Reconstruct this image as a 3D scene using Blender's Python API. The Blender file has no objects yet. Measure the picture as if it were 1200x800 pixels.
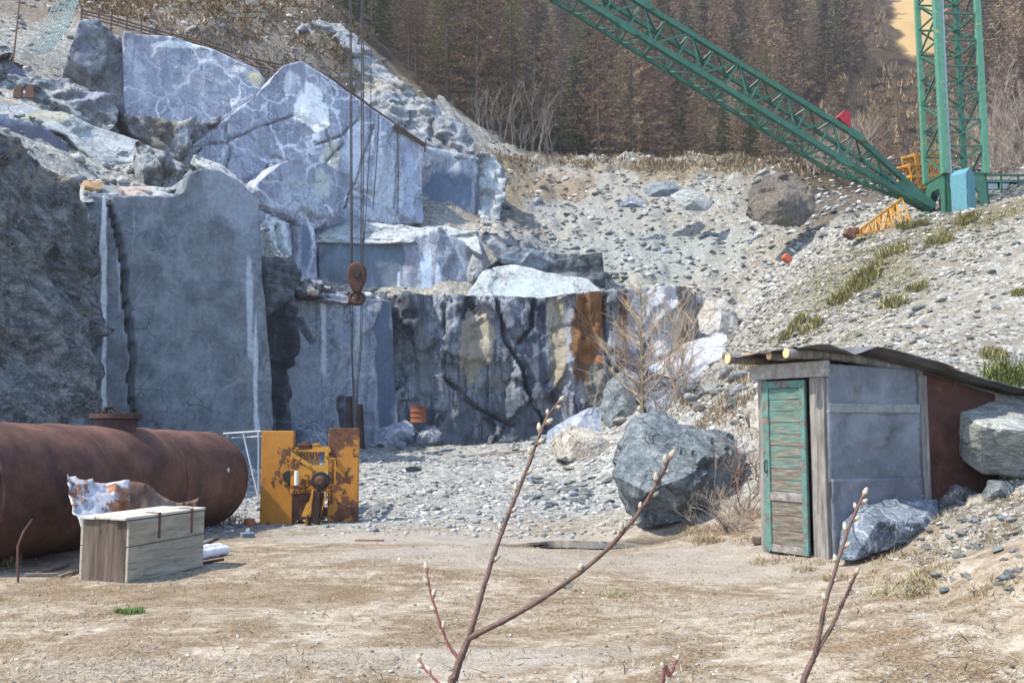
import bpy, bmesh, math, random
import numpy as np
from mathutils import Vector, Matrix

# ------------------------------------------------------------------ camera, light, exposure
scene = bpy.context.scene
COL = scene.collection
F = 1080.0                      # focal length for a 1200 px wide picture
PITCH = math.atan(100.0 / F)
EYE = 1.6
cam_data = bpy.data.cameras.new("camera")
cam = bpy.data.objects.new("camera", cam_data)
COL.objects.link(cam)
cam.location = (0, 0, EYE)
cam.rotation_euler = (math.radians(90) + PITCH, 0, 0)
cam_data.sensor_width = 36
cam_data.lens = 36 * F / 1200
cam_data.clip_start = 0.05
cam_data.clip_end = 3000
scene.camera = cam

SUN_DIR = Vector((-0.56, -0.20, 0.80)).normalized()     # towards the sun
SUN_EL = math.asin(SUN_DIR.z)
SUN_AZ = math.atan2(SUN_DIR.x, SUN_DIR.y)              # clockwise from +Y
world = bpy.data.worlds.new("World")
scene.world = world
world.use_nodes = True
wn = world.node_tree.nodes
sky = wn.new('ShaderNodeTexSky')
sky.sky_type = 'NISHITA'
sky.sun_disc = False
sky.sun_elevation = SUN_EL
sky.sun_rotation = SUN_AZ
sky.altitude = 1800
sky.air_density = 1.0
sky.dust_density = 3.0
sky.ozone_density = 0.6
bg = wn['Background']
bg.inputs['Strength'].default_value = 0.15
world.node_tree.links.new(sky.outputs[0], bg.inputs[0])
sd = bpy.data.lights.new("sun", 'SUN')
sd.energy = 2.5
sd.angle = math.radians(1.2)
sd.color = (1.0, 0.92, 0.79)
sun = bpy.data.objects.new("sun", sd)
COL.objects.link(sun)
sun.rotation_euler = SUN_DIR.to_track_quat('Z', 'Y').to_euler()
vs = scene.view_settings
vs.view_transform = 'Standard'
vs.look = 'None'
vs.gamma = 1.0
vs.exposure = 1.76

# ------------------------------------------------------------------ helpers: points, noise
CP, SP = math.cos(PITCH), math.sin(PITCH)
def ray(px, py):
    a = (px - 600) / F; b = (400 - py) / F
    return np.array([a, CP - b * SP, SP + b * CP])
def P(px, py, Y):
    r = ray(px, py); r = r * (Y / r[1])
    return np.array([r[0], r[1], r[2] + EYE])
def V(px, py, Y): return Vector(P(px, py, Y))

def _h(ix, iy, iz, s):
    h = (ix.astype(np.int64) * 374761393 + iy.astype(np.int64) * 668265263 + iz.astype(np.int64) * 2147483647 + s * 974634777) & 0xffffffff
    h = ((h ^ (h >> 13)) * 1274126177) & 0xffffffff
    h = ((h ^ (h >> 16)) * 2246822519) & 0xffffffff
    return ((h ^ (h >> 15)) & 0xffffff) / float(0xffffff)
def vnoise(p, s=0):
    i = np.floor(p); f = p - i; u = f * f * f * (f * (f * 6 - 15) + 10)
    i = i.astype(np.int64); r = 0
    for dx in (0, 1):
        wx = u[:, 0] if dx else 1 - u[:, 0]
        for dy in (0, 1):
            wy = u[:, 1] if dy else 1 - u[:, 1]
            for dz in (0, 1):
                wz = u[:, 2] if dz else 1 - u[:, 2]
                r = r + wx * wy * wz * _h(i[:, 0] + dx, i[:, 1] + dy, i[:, 2] + dz, s)
    return r * 2 - 1
def fbm(p, sc, octv=4, s=0, gain=0.5):
    p = np.asarray(p, float) * sc; a = 1.0; r = 0; t = 0
    for o in range(octv):
        r = r + a * vnoise(p + 17.3 * o, s + o); t += a; a *= gain; p = p * 2.03
    return r / t
def facets(p, sc, s=0, tilt=0.6):
    """blocky fractured rock: every voronoi cell is a tilted plane at its own depth"""
    q = np.asarray(p, float) * sc
    i = np.floor(q).astype(np.int64)
    best = np.full(len(q), 9e9); val = np.zeros(len(q))
    for dx in (-1, 0, 1):
        for dy in (-1, 0, 1):
            for dz in (-1, 0, 1):
                c = i + np.array([dx, dy, dz])
                o = np.stack([_h(c[:, 0], c[:, 1], c[:, 2], s + k) for k in range(3)], 1)
                d = q - (c + o)
                dd = (d * d).sum(1)
                g = np.stack([_h(c[:, 0], c[:, 1], c[:, 2], s + 5 + k) for k in range(3)], 1) * 2 - 1
                v = (_h(c[:, 0], c[:, 1], c[:, 2], s + 9) * 2 - 1) + tilt * (g * d).sum(1) * 2
                m = dd < best
                best[m] = dd[m]; val[m] = v[m]
    return val

def mesh_np(name, verts, faces, mat=None, smooth=False):
    """verts (n,3), faces: list of arrays each (m,k)"""
    me = bpy.data.meshes.new(name)
    if not isinstance(faces, list): faces = [faces]
    faces = [np.asarray(f, dtype=np.int32) for f in faces if len(f)]
    nl = sum(f.size for f in faces); nf = sum(len(f) for f in faces)
    me.vertices.add(len(verts)); me.loops.add(nl); me.polygons.add(nf)
    me.vertices.foreach_set('co', np.asarray(verts, dtype=np.float32).ravel())
    me.loops.foreach_set('vertex_index', np.concatenate([f.ravel() for f in faces]))
    st = []; tot = 0
    for f in faces:
        st.append(tot + np.arange(len(f)) * f.shape[1]); tot += f.size
    me.polygons.foreach_set('loop_start', np.concatenate(st).astype(np.int32))
    if smooth: me.polygons.foreach_set('use_smooth', np.ones(nf, dtype=bool))
    me.update(calc_edges=True); me.validate()
    if mat: me.materials.append(mat)
    return me
def link(name, me, parent=None, loc=None, rot=None):
    o = bpy.data.objects.new(name, me); COL.objects.link(o)
    if parent: o.parent = parent
    if loc is not None: o.location = loc
    if rot is not None: o.rotation_euler = rot
    return o
def tag(o, label=None, cat=None, group=None, kind=None):
    if label: o['label'] = label
    if cat: o['category'] = cat
    if group: o['group'] = group
    if kind: o['kind'] = kind
    return o
def thing(name, label, cat, loc=(0, 0, 0), rz=0, group=None, rot=None):
    o = bpy.data.objects.new(name, None); COL.objects.link(o)
    o.empty_display_size = 0.1
    o.location = loc; o.rotation_euler = rot if rot is not None else (0, 0, rz)
    return tag(o, label, cat, group)
def copy_tree(o, parent=None, loc=None, rot=None, scale=None, label=None):
    c = o.copy(); COL.objects.link(c); c.parent = parent
    if loc is not None: c.location = loc
    if rot is not None: c.rotation_euler = rot
    if scale is not None: c.scale = scale
    if label: c['label'] = label
    for ch in list(o.children):
        copy_tree(ch, c)
    return c

class MB:
    """collects boxes, bars, tubes ... into ONE mesh"""
    def __init__(s): s.v = []; s.f = []
    def add(s, vs_, fs_):
        b = len(s.v); s.v += [tuple(v) for v in vs_]; s.f += [tuple(i + b for i in f) for f in fs_]; return s
    def box(s, c, size, rot=None):
        c = Vector(c); hx, hy, hz = size[0] / 2, size[1] / 2, size[2] / 2
        vs_ = [Vector((x, y, z)) for z in (-hz, hz) for x, y in ((-hx, -hy), (hx, -hy), (hx, hy), (-hx, hy))]
        if rot is not None: vs_ = [rot @ v for v in vs_]
        return s.add([v + c for v in vs_], [(3, 2, 1, 0), (4, 5, 6, 7), (0, 1, 5, 4), (1, 2, 6, 5), (2, 3, 7, 6), (3, 0, 4, 7)])
    def bar(s, a, b, w, h=None, up=(0, 0, 1)):
        a = Vector(a); b = Vector(b); h = h or w; d = (b - a).normalized(); up = Vector(up)
        if abs(d.dot(up)) > 0.98: up = Vector((0, 1, 0))
        x = d.cross(up).normalized() * w / 2; y = x.cross(d).normalized() * h / 2
        vs_ = [p + q for p in (a, b) for q in (-x - y, x - y, x + y, -x + y)]
        return s.add(vs_, [(3, 2, 1, 0), (4, 5, 6, 7), (0, 1, 5, 4), (1, 2, 6, 5), (2, 3, 7, 6), (3, 0, 4, 7)])
    def tube(s, pts, rad, n=8, cap=True):
        pts = [Vector(p) for p in pts]
        if not hasattr(rad, '__len__'): rad = [rad] * len(pts)
        b = len(s.v); ref = None
        for i, p in enumerate(pts):
            d = (pts[min(i + 1, len(pts) - 1)] - pts[max(i - 1, 0)]).normalized()
            if ref is None: ref = d.orthogonal().normalized()
            x = (ref - d * ref.dot(d)).normalized(); ref = x; y = d.cross(x)
            for k in range(n):
                a = 2 * math.pi * k / n
                s.v.append(tuple(p + (x * math.cos(a) + y * math.sin(a)) * rad[i]))
        for i in range(len(pts) - 1):
            for k in range(n):
                k2 = (k + 1) % n
                s.f.append((b + i * n + k, b + i * n + k2, b + (i + 1) * n + k2, b + (i + 1) * n + k))
        if cap:
            s.f.append(tuple(b + k for k in range(n))[::-1]); s.f.append(tuple(b + (len(pts) - 1) * n + k for k in range(n)))
        return s
    def lathe(s, prof, n=24, origin=(0, 0, 0), axis='Z'):
        b = len(s.v); o = Vector(origin)
        for r, h in prof:
            for k in range(n):
                a = 2 * math.pi * k / n
                if axis == 'Z': v = Vector((r * math.cos(a), r * math.sin(a), h))
                elif axis == 'Y': v = Vector((r * math.cos(a), h, -r * math.sin(a)))
                else: v = Vector((h, r * math.cos(a), r * math.sin(a)))
                s.v.append(tuple(v + o))
        for i in range(len(prof) - 1):
            for k in range(n):
                k2 = (k + 1) % n
                s.f.append((b + i * n + k, b + i * n + k2, b + (i + 1) * n + k2, b + (i + 1) * n + k))
        s.f.append(tuple(b + k for k in range(n))[::-1]); s.f.append(tuple(b + (len(prof) - 1) * n + k for k in range(n)))
        return s
    def prism(s, poly, y0, y1, fn=lambda x, y, z: (x, y, z)):
        n = len(poly)
        vs_ = [fn(x, y0, z) for x, z in poly] + [fn(x, y1, z) for x, z in poly]
        return s.add(vs_, [tuple(range(n)), tuple(range(2 * n - 1, n - 1, -1))] + [((i + 1) % n, i, i + n, (i + 1) % n + n) for i in range(n)])
    def build(s, name, mat, parent=None, smooth=False, bevel=0, loc=None):
        me = bpy.data.meshes.new(name); me.from_pydata(s.v, [], s.f)
        bm = bmesh.new(); bm.from_mesh(me); bmesh.ops.recalc_face_normals(bm, faces=bm.faces)
        if bevel: bmesh.ops.bevel(bm, geom=list(bm.edges), offset=bevel, segments=1, affect='EDGES')
        bm.to_mesh(me); bm.free()
        if smooth:
            me.polygons.foreach_set('use_smooth', np.ones(len(me.polygons), dtype=bool))
            me.set_sharp_from_angle(angle=math.radians(40))
        me.materials.append(mat)
        return link(name, me, parent, loc)

# ------------------------------------------------------------------ materials
class NT:
    def __init__(s, name):
        s.m = bpy.data.materials.new(name); s.m.use_nodes = True
        s.t = s.m.node_tree; s.t.nodes.clear()
        s.out = s.t.nodes.new('ShaderNodeOutputMaterial')
        s.b = s.t.nodes.new('ShaderNodeBsdfPrincipled')
        s.t.links.new(s.b.outputs[0], s.out.inputs[0])
        s.tc = s.t.nodes.new('ShaderNodeTexCoord'); s.obj = s.tc.outputs['Object']
    def n(s, t): return s.t.nodes.new(t)
    def put(s, sock, v):
        if isinstance(v, bpy.types.NodeSocket): s.t.links.new(v, sock)
        elif isinstance(v, (tuple, list)) and len(v) == 3 and sock.type == 'RGBA': sock.default_value = (*v, 1)
        else: sock.default_value = v
    def map(s, vec=None, scale=(1, 1, 1), rot=(0, 0, 0), loc=(0, 0, 0)):
        m = s.n('ShaderNodeMapping'); s.put(m.inputs[0], vec or s.obj)
        m.inputs['Location'].default_value = loc; m.inputs['Rotation'].default_value = rot; m.inputs['Scale'].default_value = scale
        return m.outputs[0]
    def noise(s, scale, detail=4, rough=0.55, vec=None, dist=0, color=False):
        m = s.n('ShaderNodeTexNoise'); s.put(m.inputs['Vector'], vec or s.obj)
        m.inputs['Scale'].default_value = scale; m.inputs['Detail'].default_value = detail
        m.inputs['Roughness'].default_value = rough; m.inputs['Distortion'].default_value = dist
        return m.outputs[1 if color else 0]
    def voro(s, scale, vec=None, feat='F1', rand=1.0, out=0):
        m = s.n('ShaderNodeTexVoronoi'); m.feature = feat; s.put(m.inputs['Vector'], vec or s.obj)
        m.inputs['Scale'].default_value = scale; m.inputs['Randomness'].default_value = rand
        return m.outputs[out]
    def ramp(s, fac, stops, const=False):
        m = s.n('ShaderNodeValToRGB'); s.put(m.inputs[0], fac); e = m.color_ramp.elements
        if const: m.color_ramp.interpolation = 'CONSTANT'
        while len(e) < len(stops): e.new(0.5)
        for i, (p, c) in enumerate(stops):
            e[i].position = p; e[i].color = (c, c, c, 1) if not hasattr(c, '__len__') else (*c, 1)
        return m.outputs[0]
    def mix(s, fac, a, b, mode='MIX'):
        m = s.n('ShaderNodeMix'); m.data_type = 'RGBA'; m.blend_type = mode
        s.put(m.inputs[0], fac); s.put(m.inputs[6], a); s.put(m.inputs[7], b); return m.outputs[2]
    def math(s, op, a, b=0.0, clamp=False):
        m = s.n('ShaderNodeMath'); m.operation = op; m.use_clamp = clamp; s.put(m.inputs[0], a); s.put(m.inputs[1], b); return m.outputs[0]
    def sep(s, v):
        m = s.n('ShaderNodeSeparateXYZ'); s.put(m.inputs[0], v); return m.outputs
    def attr(s, name):
        m = s.n('ShaderNodeAttribute'); m.attribute_name = name; return m
    def warp(s, vec, scale, amt):
        nz = s.noise(scale, 3, 0.5, vec, color=True)
        a = s.n('ShaderNodeVectorMath'); a.operation = 'SUBTRACT'; s.put(a.inputs[0], nz); a.inputs[1].default_value = (.5, .5, .5)
        b = s.n('ShaderNodeVectorMath'); b.operation = 'SCALE'; s.put(b.inputs[0], a.outputs[0]); b.inputs['Scale'].default_value = amt
        c = s.n('ShaderNodeVectorMath'); c.operation = 'ADD'; s.put(c.inputs[0], vec or s.obj); s.put(c.inputs[1], b.outputs[0])
        return c.outputs[0]
    def bump(s, h, dist, strength=1.0, prev=None):
        m = s.n('ShaderNodeBump'); s.put(m.inputs['Height'], h); m.inputs['Distance'].default_value = dist
        m.inputs['Strength'].default_value = strength
        if prev is not None: s.put(m.inputs['Normal'], prev)
        return m.outputs[0]
    def done(s, color, rough=0.85, normal=None, metal=0.0, spec=0.3):
        s.put(s.b.inputs['Base Color'], color); s.put(s.b.inputs['Roughness'], rough)
        s.put(s.b.inputs['Metallic'], metal); s.b.inputs['Specular IOR Level'].default_value = spec
        if normal is not None: s.put(s.b.inputs['Normal'], normal)
        return s.m

def rock_mat(name, cols, vein=0.3, vcol=(.55, .58, .60), vscale=0.45, streak=0.3, slight=(.5, .53, .56), sdark=(.05, .06, .08),
             tilt=(0.5, 0.3, 0), aniso=(1, 1, 1), nscale=0.5, bump=0.05, crack=0.0, mottle=6.0, spots=0.0, contrast=1.0, mamt=1.0, joints=.8):
    t = NT(name)
    v = t.map(scale=aniso, rot=tilt)
    w = t.warp(v, 0.6, 1.2)
    base = t.noise(nscale, 8, 0.68, w)
    d, m, l = cols
    c = t.ramp(base, [(0.5 - .18 * contrast, d), (0.5, m), (0.5 + .2 * contrast, l)])
    # crystalline mottling, fine speckle
    mo = t.noise(mottle, 6, 0.75, v)
    c = t.mix(t.ramp(mo, [(0.36, 0.7 * mamt), (0.52, 0.0)]), c, t.mix(1.0, c, (.45, .47, .51), 'MULTIPLY'))
    c = t.mix(t.ramp(mo, [(0.53, 0.0), (0.68, 0.8 * mamt)]), c, l)
    mf = t.noise(mottle * 4.5, 5, .8, v)
    c = t.mix(t.ramp(mf, [(0.42, 0.6 * mamt), (0.5, 0.0)]), c, t.mix(1.0, c, (.5, .51, .54), 'MULTIPLY'))
    c = t.mix(t.ramp(mf, [(0.55, 0.0), (0.66, 0.5 * mamt)]), c, l)
    if spots:
        sp = t.noise(mottle * 3.3, 3, 0.7, v)
        c = t.mix(t.math('MULTIPLY', t.ramp(sp, [(0.6, 0.0), (0.7, 1.0)]), spots), c, (.7, .7, .68))
    # veins
    wv = t.warp(v, 1.3, 1.1)
    e = t.voro(vscale, wv, 'DISTANCE_TO_EDGE')
    e2 = t.voro(vscale * 2.7, t.warp(v, 2.1, .8), 'DISTANCE_TO_EDGE')
    vm = t.math('ADD', t.ramp(e, [(0.0, 1.0), (0.012, 0.7), (0.04, 0.0)]), t.math('MULTIPLY', t.ramp(e2, [(0.0, .9), (0.028, 0.0)]), 0.75), True)
    vm = t.math('MULTIPLY', vm, t.ramp(t.noise(0.5, 3, .5), [(0.36, 0.35), (0.56, 1.0)]))
    c = t.mix(t.math('MULTIPLY', vm, vein, True), c, vcol)
    # thin crisp joints and chips
    j1 = t.voro(1.7, t.map(t.warp(v, .7, .9), scale=(1, 1, .55), rot=(0, .5, 0)), 'DISTANCE_TO_EDGE')
    jm = t.math('MULTIPLY', t.ramp(j1, [(0.0, 1.0), (0.022, 0.0)]), t.ramp(t.noise(.7, 3, .6, t.map(loc=(5, 5, 5))), [(.50, 0.0), (.58, 1.0)]))
    c = t.mix(t.math('MULTIPLY', jm, joints), c, t.mix(1.0, c, (.22, .22, .24), 'MULTIPLY'))
    # run-off streaks down the face
    s1 = t.noise(1.0, 5, 0.6, t.map(t.warp(None, .35, .5), scale=(1.9, 1.9, 0.09)))
    s2 = t.noise(1.0, 4, 0.6, t.map(scale=(5.0, 5.0, 0.14), loc=(3, 7, 1)))
    c = t.mix(t.math('MULTIPLY', t.ramp(s1, [(0.52, 0.0), (0.68, 1.0)]), streak, True), c, slight)
    c = t.mix(t.math('MULTIPLY', t.ramp(s2, [(0.36, 1.0), (0.50, 0.0)]), streak, True), c, sdark)
    c = t.mix(t.math('MULTIPLY', t.ramp(s2, [(0.60, 0.0), (0.72, .6)]), streak, True), c, slight)
    # mineral stains stored per vertex (colour + amount), broken up by the streak noise
    st = t.attr('stain')
    br = t.math('ADD', t.math('MULTIPLY', s2, .9), t.math('MULTIPLY', mo, .9))
    amt = t.math('MULTIPLY', t.ramp(t.math('ADD', t.math('MULTIPLY', st.outputs['Alpha'], 1.25), t.math('SUBTRACT', t.math('MULTIPLY', br, .9), .85)), [(0.22, 0.0), (0.85, 1.0)]), t.math('MINIMUM', t.math('MULTIPLY', st.outputs['Alpha'], 1.5), 1.0))
    c = t.mix(amt, c, t.mix(t.math('MULTIPLY', t.ramp(mo, [(.35, 1.0), (.6, 0.0)]), .5), st.outputs['Color'], t.mix(1.0, st.outputs['Color'], (.5, .5, .5), 'MULTIPLY')))
    if crack:
        ce = t.voro(0.9, t.warp(v, 1.0, 1.6), 'DISTANCE_TO_EDGE')
        cm = t.math('MULTIPLY', t.ramp(ce, [(0.0, 1.0), (0.03, 0.0)]), t.ramp(t.noise(.4, 2, .5), [(.45, 0.0), (.6, 1.0)]))
        c = t.mix(t.math('MULTIPLY', cm, crack), c, (.03, .03, .035))
    nb = t.bump(t.math('SUBTRACT', t.noise(1.6, 8, 0.7, v), t.math('MULTIPLY', jm, .25)), bump * 6, 0.8)
    nb = t.bump(t.noise(9, 6, 0.7, v), bump, 0.8, nb)
    return t.done(c, 0.82, nb)

WR = ((.085, .10, .125), (.17, .195, .235), (.30, .335, .38))
M = {}
M['rock_blue'] = rock_mat('blue_grey_cut_marble', ((.12, .145, .18), (.235, .27, .325), (.38, .42, .47)), crack=.3, vein=.4, streak=.35, bump=.012)
M['rock_block'] = rock_mat('dark_slate_cut_face', ((.10, .115, .132), (.145, .165, .185), (.205, .228, .245)), vein=.12, streak=.05, bump=.008, mottle=7, nscale=1.4, contrast=.7, spots=.15, mamt=.5, crack=.25)
M['rock_lav'] = rock_mat('lavender_veined_marble', ((.17, .185, .235), (.25, .272, .335), (.34, .37, .43)), mamt=.4, vein=.95, vcol=(.62, .66, .72), vscale=.42, streak=.3, sdark=(.15, .16, .20), slight=(.62, .65, .70), bump=.02, nscale=.35, mottle=6, crack=.55)
M['rock_rough'] = rock_mat('rough_broken_marble', ((.14, .15, .16), (.28, .30, .315), (.50, .52, .52)), vein=.35, streak=.22, bump=.07, crack=.6, nscale=.7, spots=.2)
M['rock_back'] = rock_mat('stained_back_wall', ((.085, .10, .125), (.21, .24, .28), (.40, .43, .465)), vein=.25, streak=.7, slight=(.32, .35, .385), sdark=(.022, .027, .036), bump=.07, crack=.35, nscale=.8)
M['rock_side'] = rock_mat('dark_weathered_rock', ((.06, .062, .066), (.19, .195, .195), (.52, .53, .50)), vein=.25, streak=.0, tilt=(.1, .85, .1), aniso=(1.0, 1.0, 1.9), bump=.12, crack=.3, nscale=1.3, mottle=4, spots=.85)
M['rock_pale'] = rock_mat('pale_dusty_ledge', ((.25, .28, .28), (.42, .46, .46), (.60, .62, .60)), vein=.35, vcol=(.20, .22, .24), streak=.12, sdark=(.22, .24, .26), bump=.05, nscale=.7, spots=.2)
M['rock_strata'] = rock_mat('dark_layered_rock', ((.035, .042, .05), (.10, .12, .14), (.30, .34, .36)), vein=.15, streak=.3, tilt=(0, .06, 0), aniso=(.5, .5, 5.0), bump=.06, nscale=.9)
M['sunlit_white'] = rock_mat('sunlit_white_slab', ((.27, .29, .30), (.40, .42, .43), (.52, .54, .54)), vein=.2, streak=0, bump=.02, nscale=1)  # white stone, brightened to paint in the sun on the slab tops
M['boulder'] = rock_mat('blue_grey_boulder', ((.075, .10, .11), (.165, .20, .212), (.34, .38, .385)), vein=.3, vscale=1.1, streak=0, tilt=(.4, .8, .2), aniso=(1, 1, 1.6), bump=.07, nscale=1.6, mottle=9, spots=.45)
M['boulder_pale'] = rock_mat('pale_greenish_boulder', ((.20, .21, .20), (.36, .38, .35), (.55, .56, .51)), vein=.45, vcol=(.15, .16, .15), vscale=1.3, streak=0, tilt=(.9, .3, .4), aniso=(1, 1, 2.4), bump=.05, nscale=1.6, mottle=7, spots=.3)
M['boulder_tan'] = rock_mat('tan_stained_boulder', ((.20, .17, .13), (.40, .36, .29), (.62, .58, .50)), vein=.3, streak=0, bump=.05, nscale=1.4, mottle=6, spots=.3)
# ------------------------------------------------------------------ terrain
def tps_fit(pts):
    pts = np.asarray(pts, float); X = pts[:, :2]; n = len(X)
    d = np.linalg.norm(X[:, None] - X[None], axis=2)
    K = np.where(d > 0, d * d * np.log(d + 1e-9), 0) + np.eye(n) * 2.0
    Pm = np.hstack([np.ones((n, 1)), X])
    A = np.block([[K, Pm], [Pm.T, np.zeros((3, 3))]])
    w = np.linalg.solve(A, np.concatenate([pts[:, 2], np.zeros(3)]))
    return X, w
def tps_eval(fit, q):
    X, w = fit; out = np.zeros(len(q))
    for i in range(0, len(q), 20000):
        c = q[i:i + 20000]
        d = np.linalg.norm(c[:, None] - X[None], axis=2)
        out[i:i + 20000] = np.where(d > 0, d * d * np.log(d + 1e-9), 0) @ w[:-3] + w[-3] + c @ w[-2:]
    return out
FLOOR = [(x, y, 0.0) for x in (-30, -12, -5, 0, 5) for y in (-25, -5, 4, 9)]
FLOOR += [(-9, 13, 0), (-5.5, 13, -.05), (0, 12, 0), (-4.5, 17.5, -.17), (-9, 18, -.1), (0, 15.5, -.12), (2.2, 14.6, -.16), (0, 19, .0),
          (-14, 22, .3), (-9, 26, .2), (-3, 26, .35), (1.5, 24, .35), (-8, 34, .6), (0, 34, .62), (3, 20, .25), (-8, 41, .9), (0, 41, .85), (5, 42, 1.6),
          (3, 12, 0.0), (3.3, 9, 0), (9, -10, 0.6), (20, -15, 2), (5, 5, .15), (3, 4, 0)]
for px, py, y in [(1200, 640, 9.0), (1110, 655, 9.6), (1020, 665, 10.2), (1200, 580, 10.8), (1120, 590, 12.0), (1200, 475, 14.5), (1200, 400, 17), (1200, 320, 21),
                  (1195, 238, 27), (1330, 250, 22), (1330, 500, 9), (1500, 500, 6), (1130, 250, 31), (1060, 262, 30.5), (1000, 290, 29), (960, 325, 27.5), (925, 360, 26), (890, 410, 24),
                  (860, 460, 22), (880, 500, 18), (890, 560, 15), (850, 625, 13.3), (800, 480, 26), (770, 500, 25), (900, 470, 19), (1000, 400, 20.5), (1080, 400, 17), (1100, 330, 23),
                  (820, 430, 33), (850, 400, 37), (750, 470, 36), (1600, 100, 28), (1300, 200, 33), (700, 515, 28), (1000, 250, 38)]:
    FLOOR.append(tuple(P(px, py, y)))
UPPER = []
for px, py, y in [(120, 245, 30), (200, 238, 31), (300, 245, 33), (0, 150, 30), (-150, 150, 24), (60, 180, 32), (150, 205, 34.5), (230, 220, 37), (310, 280, 42), (-200, 0, 36),
                  (150, 150, 45), (300, 160, 47), (330, 270, 48), (480, 262, 50), (150, 38, 49), (300, 80, 51), (400, 100, 53), (490, 168, 55),
                  (100, 0, 58), (250, 0, 60), (370, 0, 63), (200, -120, 78), (430, 70, 59), (540, 155, 62), (560, 182, 64), (-100, -100, 60), (350, 350, 43), (450, 352, 43.5),
                  (560, 350, 44.5), (700, 343, 45), (800, 338, 45.5), (870, 335, 45.5), (370, 285, 46.3), (560, 280, 47.3), (600, 265, 50), (575, 252, 54),
                  (650, 300, 50), (700, 280, 52.5), (800, 290, 52), (600, 200, 65), (720, 186, 69), (850, 190, 67), (650, 187, 73), (760, 188, 72), (870, 240, 57), (950, 250, 52), (950, 205, 62),
                  (900, 330, 45), (1000, 255, 45), (1000, 212, 60), (1100, 215, 50), (1200, 200, 50), (1250, 225, 42), (1100, 195, 70), (1300, 200, 60)]:
    UPPER.append(tuple(P(px, py, y)))
for x in (-130, -80, -35, 5, 45, 85, 130):
    for y in (92, 125, 165, 230, 320):
        z = 26 + .66 * (y - 90) + (14 if x < -30 else 0)
        if x > 40 and y < 130: z -= 5
        UPPER.append((x, y, z))
fitF, fitU = tps_fit(FLOOR), tps_fit(UPPER)
WX = [-40, -13.5, -12.4, -10.6, -10.3, -5, 4, 8, 11, 16, 30, 60]
WY = [20, 21, 29.5, 31.5, 41.5, 43, 43.5, 44.2, 44.5, 42, 42, 42]
def height(x, y, rough=True):
    q = np.stack([x, y], 1)
    zf, zu = tps_eval(fitF, q), tps_eval(fitU, q)
    wy = np.interp(x, WX, WY); wid = np.interp(x, [6, 11, 16], [.5, 3, 8])
    t = np.clip((y - wy) / wid + np.where(x > 9, .5, 0), 0, 1); t = t * t * (3 - 2 * t)
    z = zf * (1 - t) + zu * t
    if rough:
        p3 = np.stack([x, y, z * .0], 1)
        yard = np.clip((np.abs(zf) < .35) * 1.0, 0, 1) * (y < 21) * (t < .5) * (x < 4.5)
        slope = 1 - yard
        far = np.clip((y - 80) / 30, 0, 1)
        z = z + yard * (np.abs(fbm(p3, 1.3, 3, 61)) * -.03) + fbm(p3, .45, 4, 3) * (.03 * yard + slope * (.28 + 1.2 * far)) + fbm(p3, 2.2, 4, 9) * (.02 + .085 * slope * (1 - far))
        z = z + t * (1 - far) * np.maximum(fbm(p3, .9, 3, 21), -.1) * .7
        # wheel ruts across the yard and the ditch by the boulder
        ditch = np.exp(-(((x - 1.4) / 1.25) ** 2 + ((y - 14.25) / .42) ** 2)); z = z - .12 * ditch
    return z
def hz(x, y): return float(height(np.array([float(x)]), np.array([float(y)]))[0])
def axis_pts(segs):
    out = [segs[0][0]]
    for a, b, s in segs:
        n = max(1, int(round((b - a) / s))); out += list(a + (b - a) * (np.arange(1, n + 1) / n))
    return np.array(out)
gx = axis_pts([(-260, -60, 8), (-60, -20, 1.0), (-20, -8, .35), (-8, 10, .14), (10, 20, .28), (20, 60, .8), (60, 130, 1.6), (130, 260, 8)])
gy = axis_pts([(-40, 3, 3), (3, 20, .12), (20, 34, .2), (34, 76, .3), (76, 130, 1.2), (130, 200, 2), (200, 340, 7)])
GX, GY = np.meshgrid(gx, gy)
fx, fy = GX.ravel(), GY.ravel(); fz = height(fx, fy)
nx, ny = len(gx), len(gy)
ii = (np.arange(ny - 1)[:, None] * nx + np.arange(nx - 1)[None]).ravel()
gf = np.stack([ii, ii + 1, ii + nx + 1, ii + nx], 1)

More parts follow.
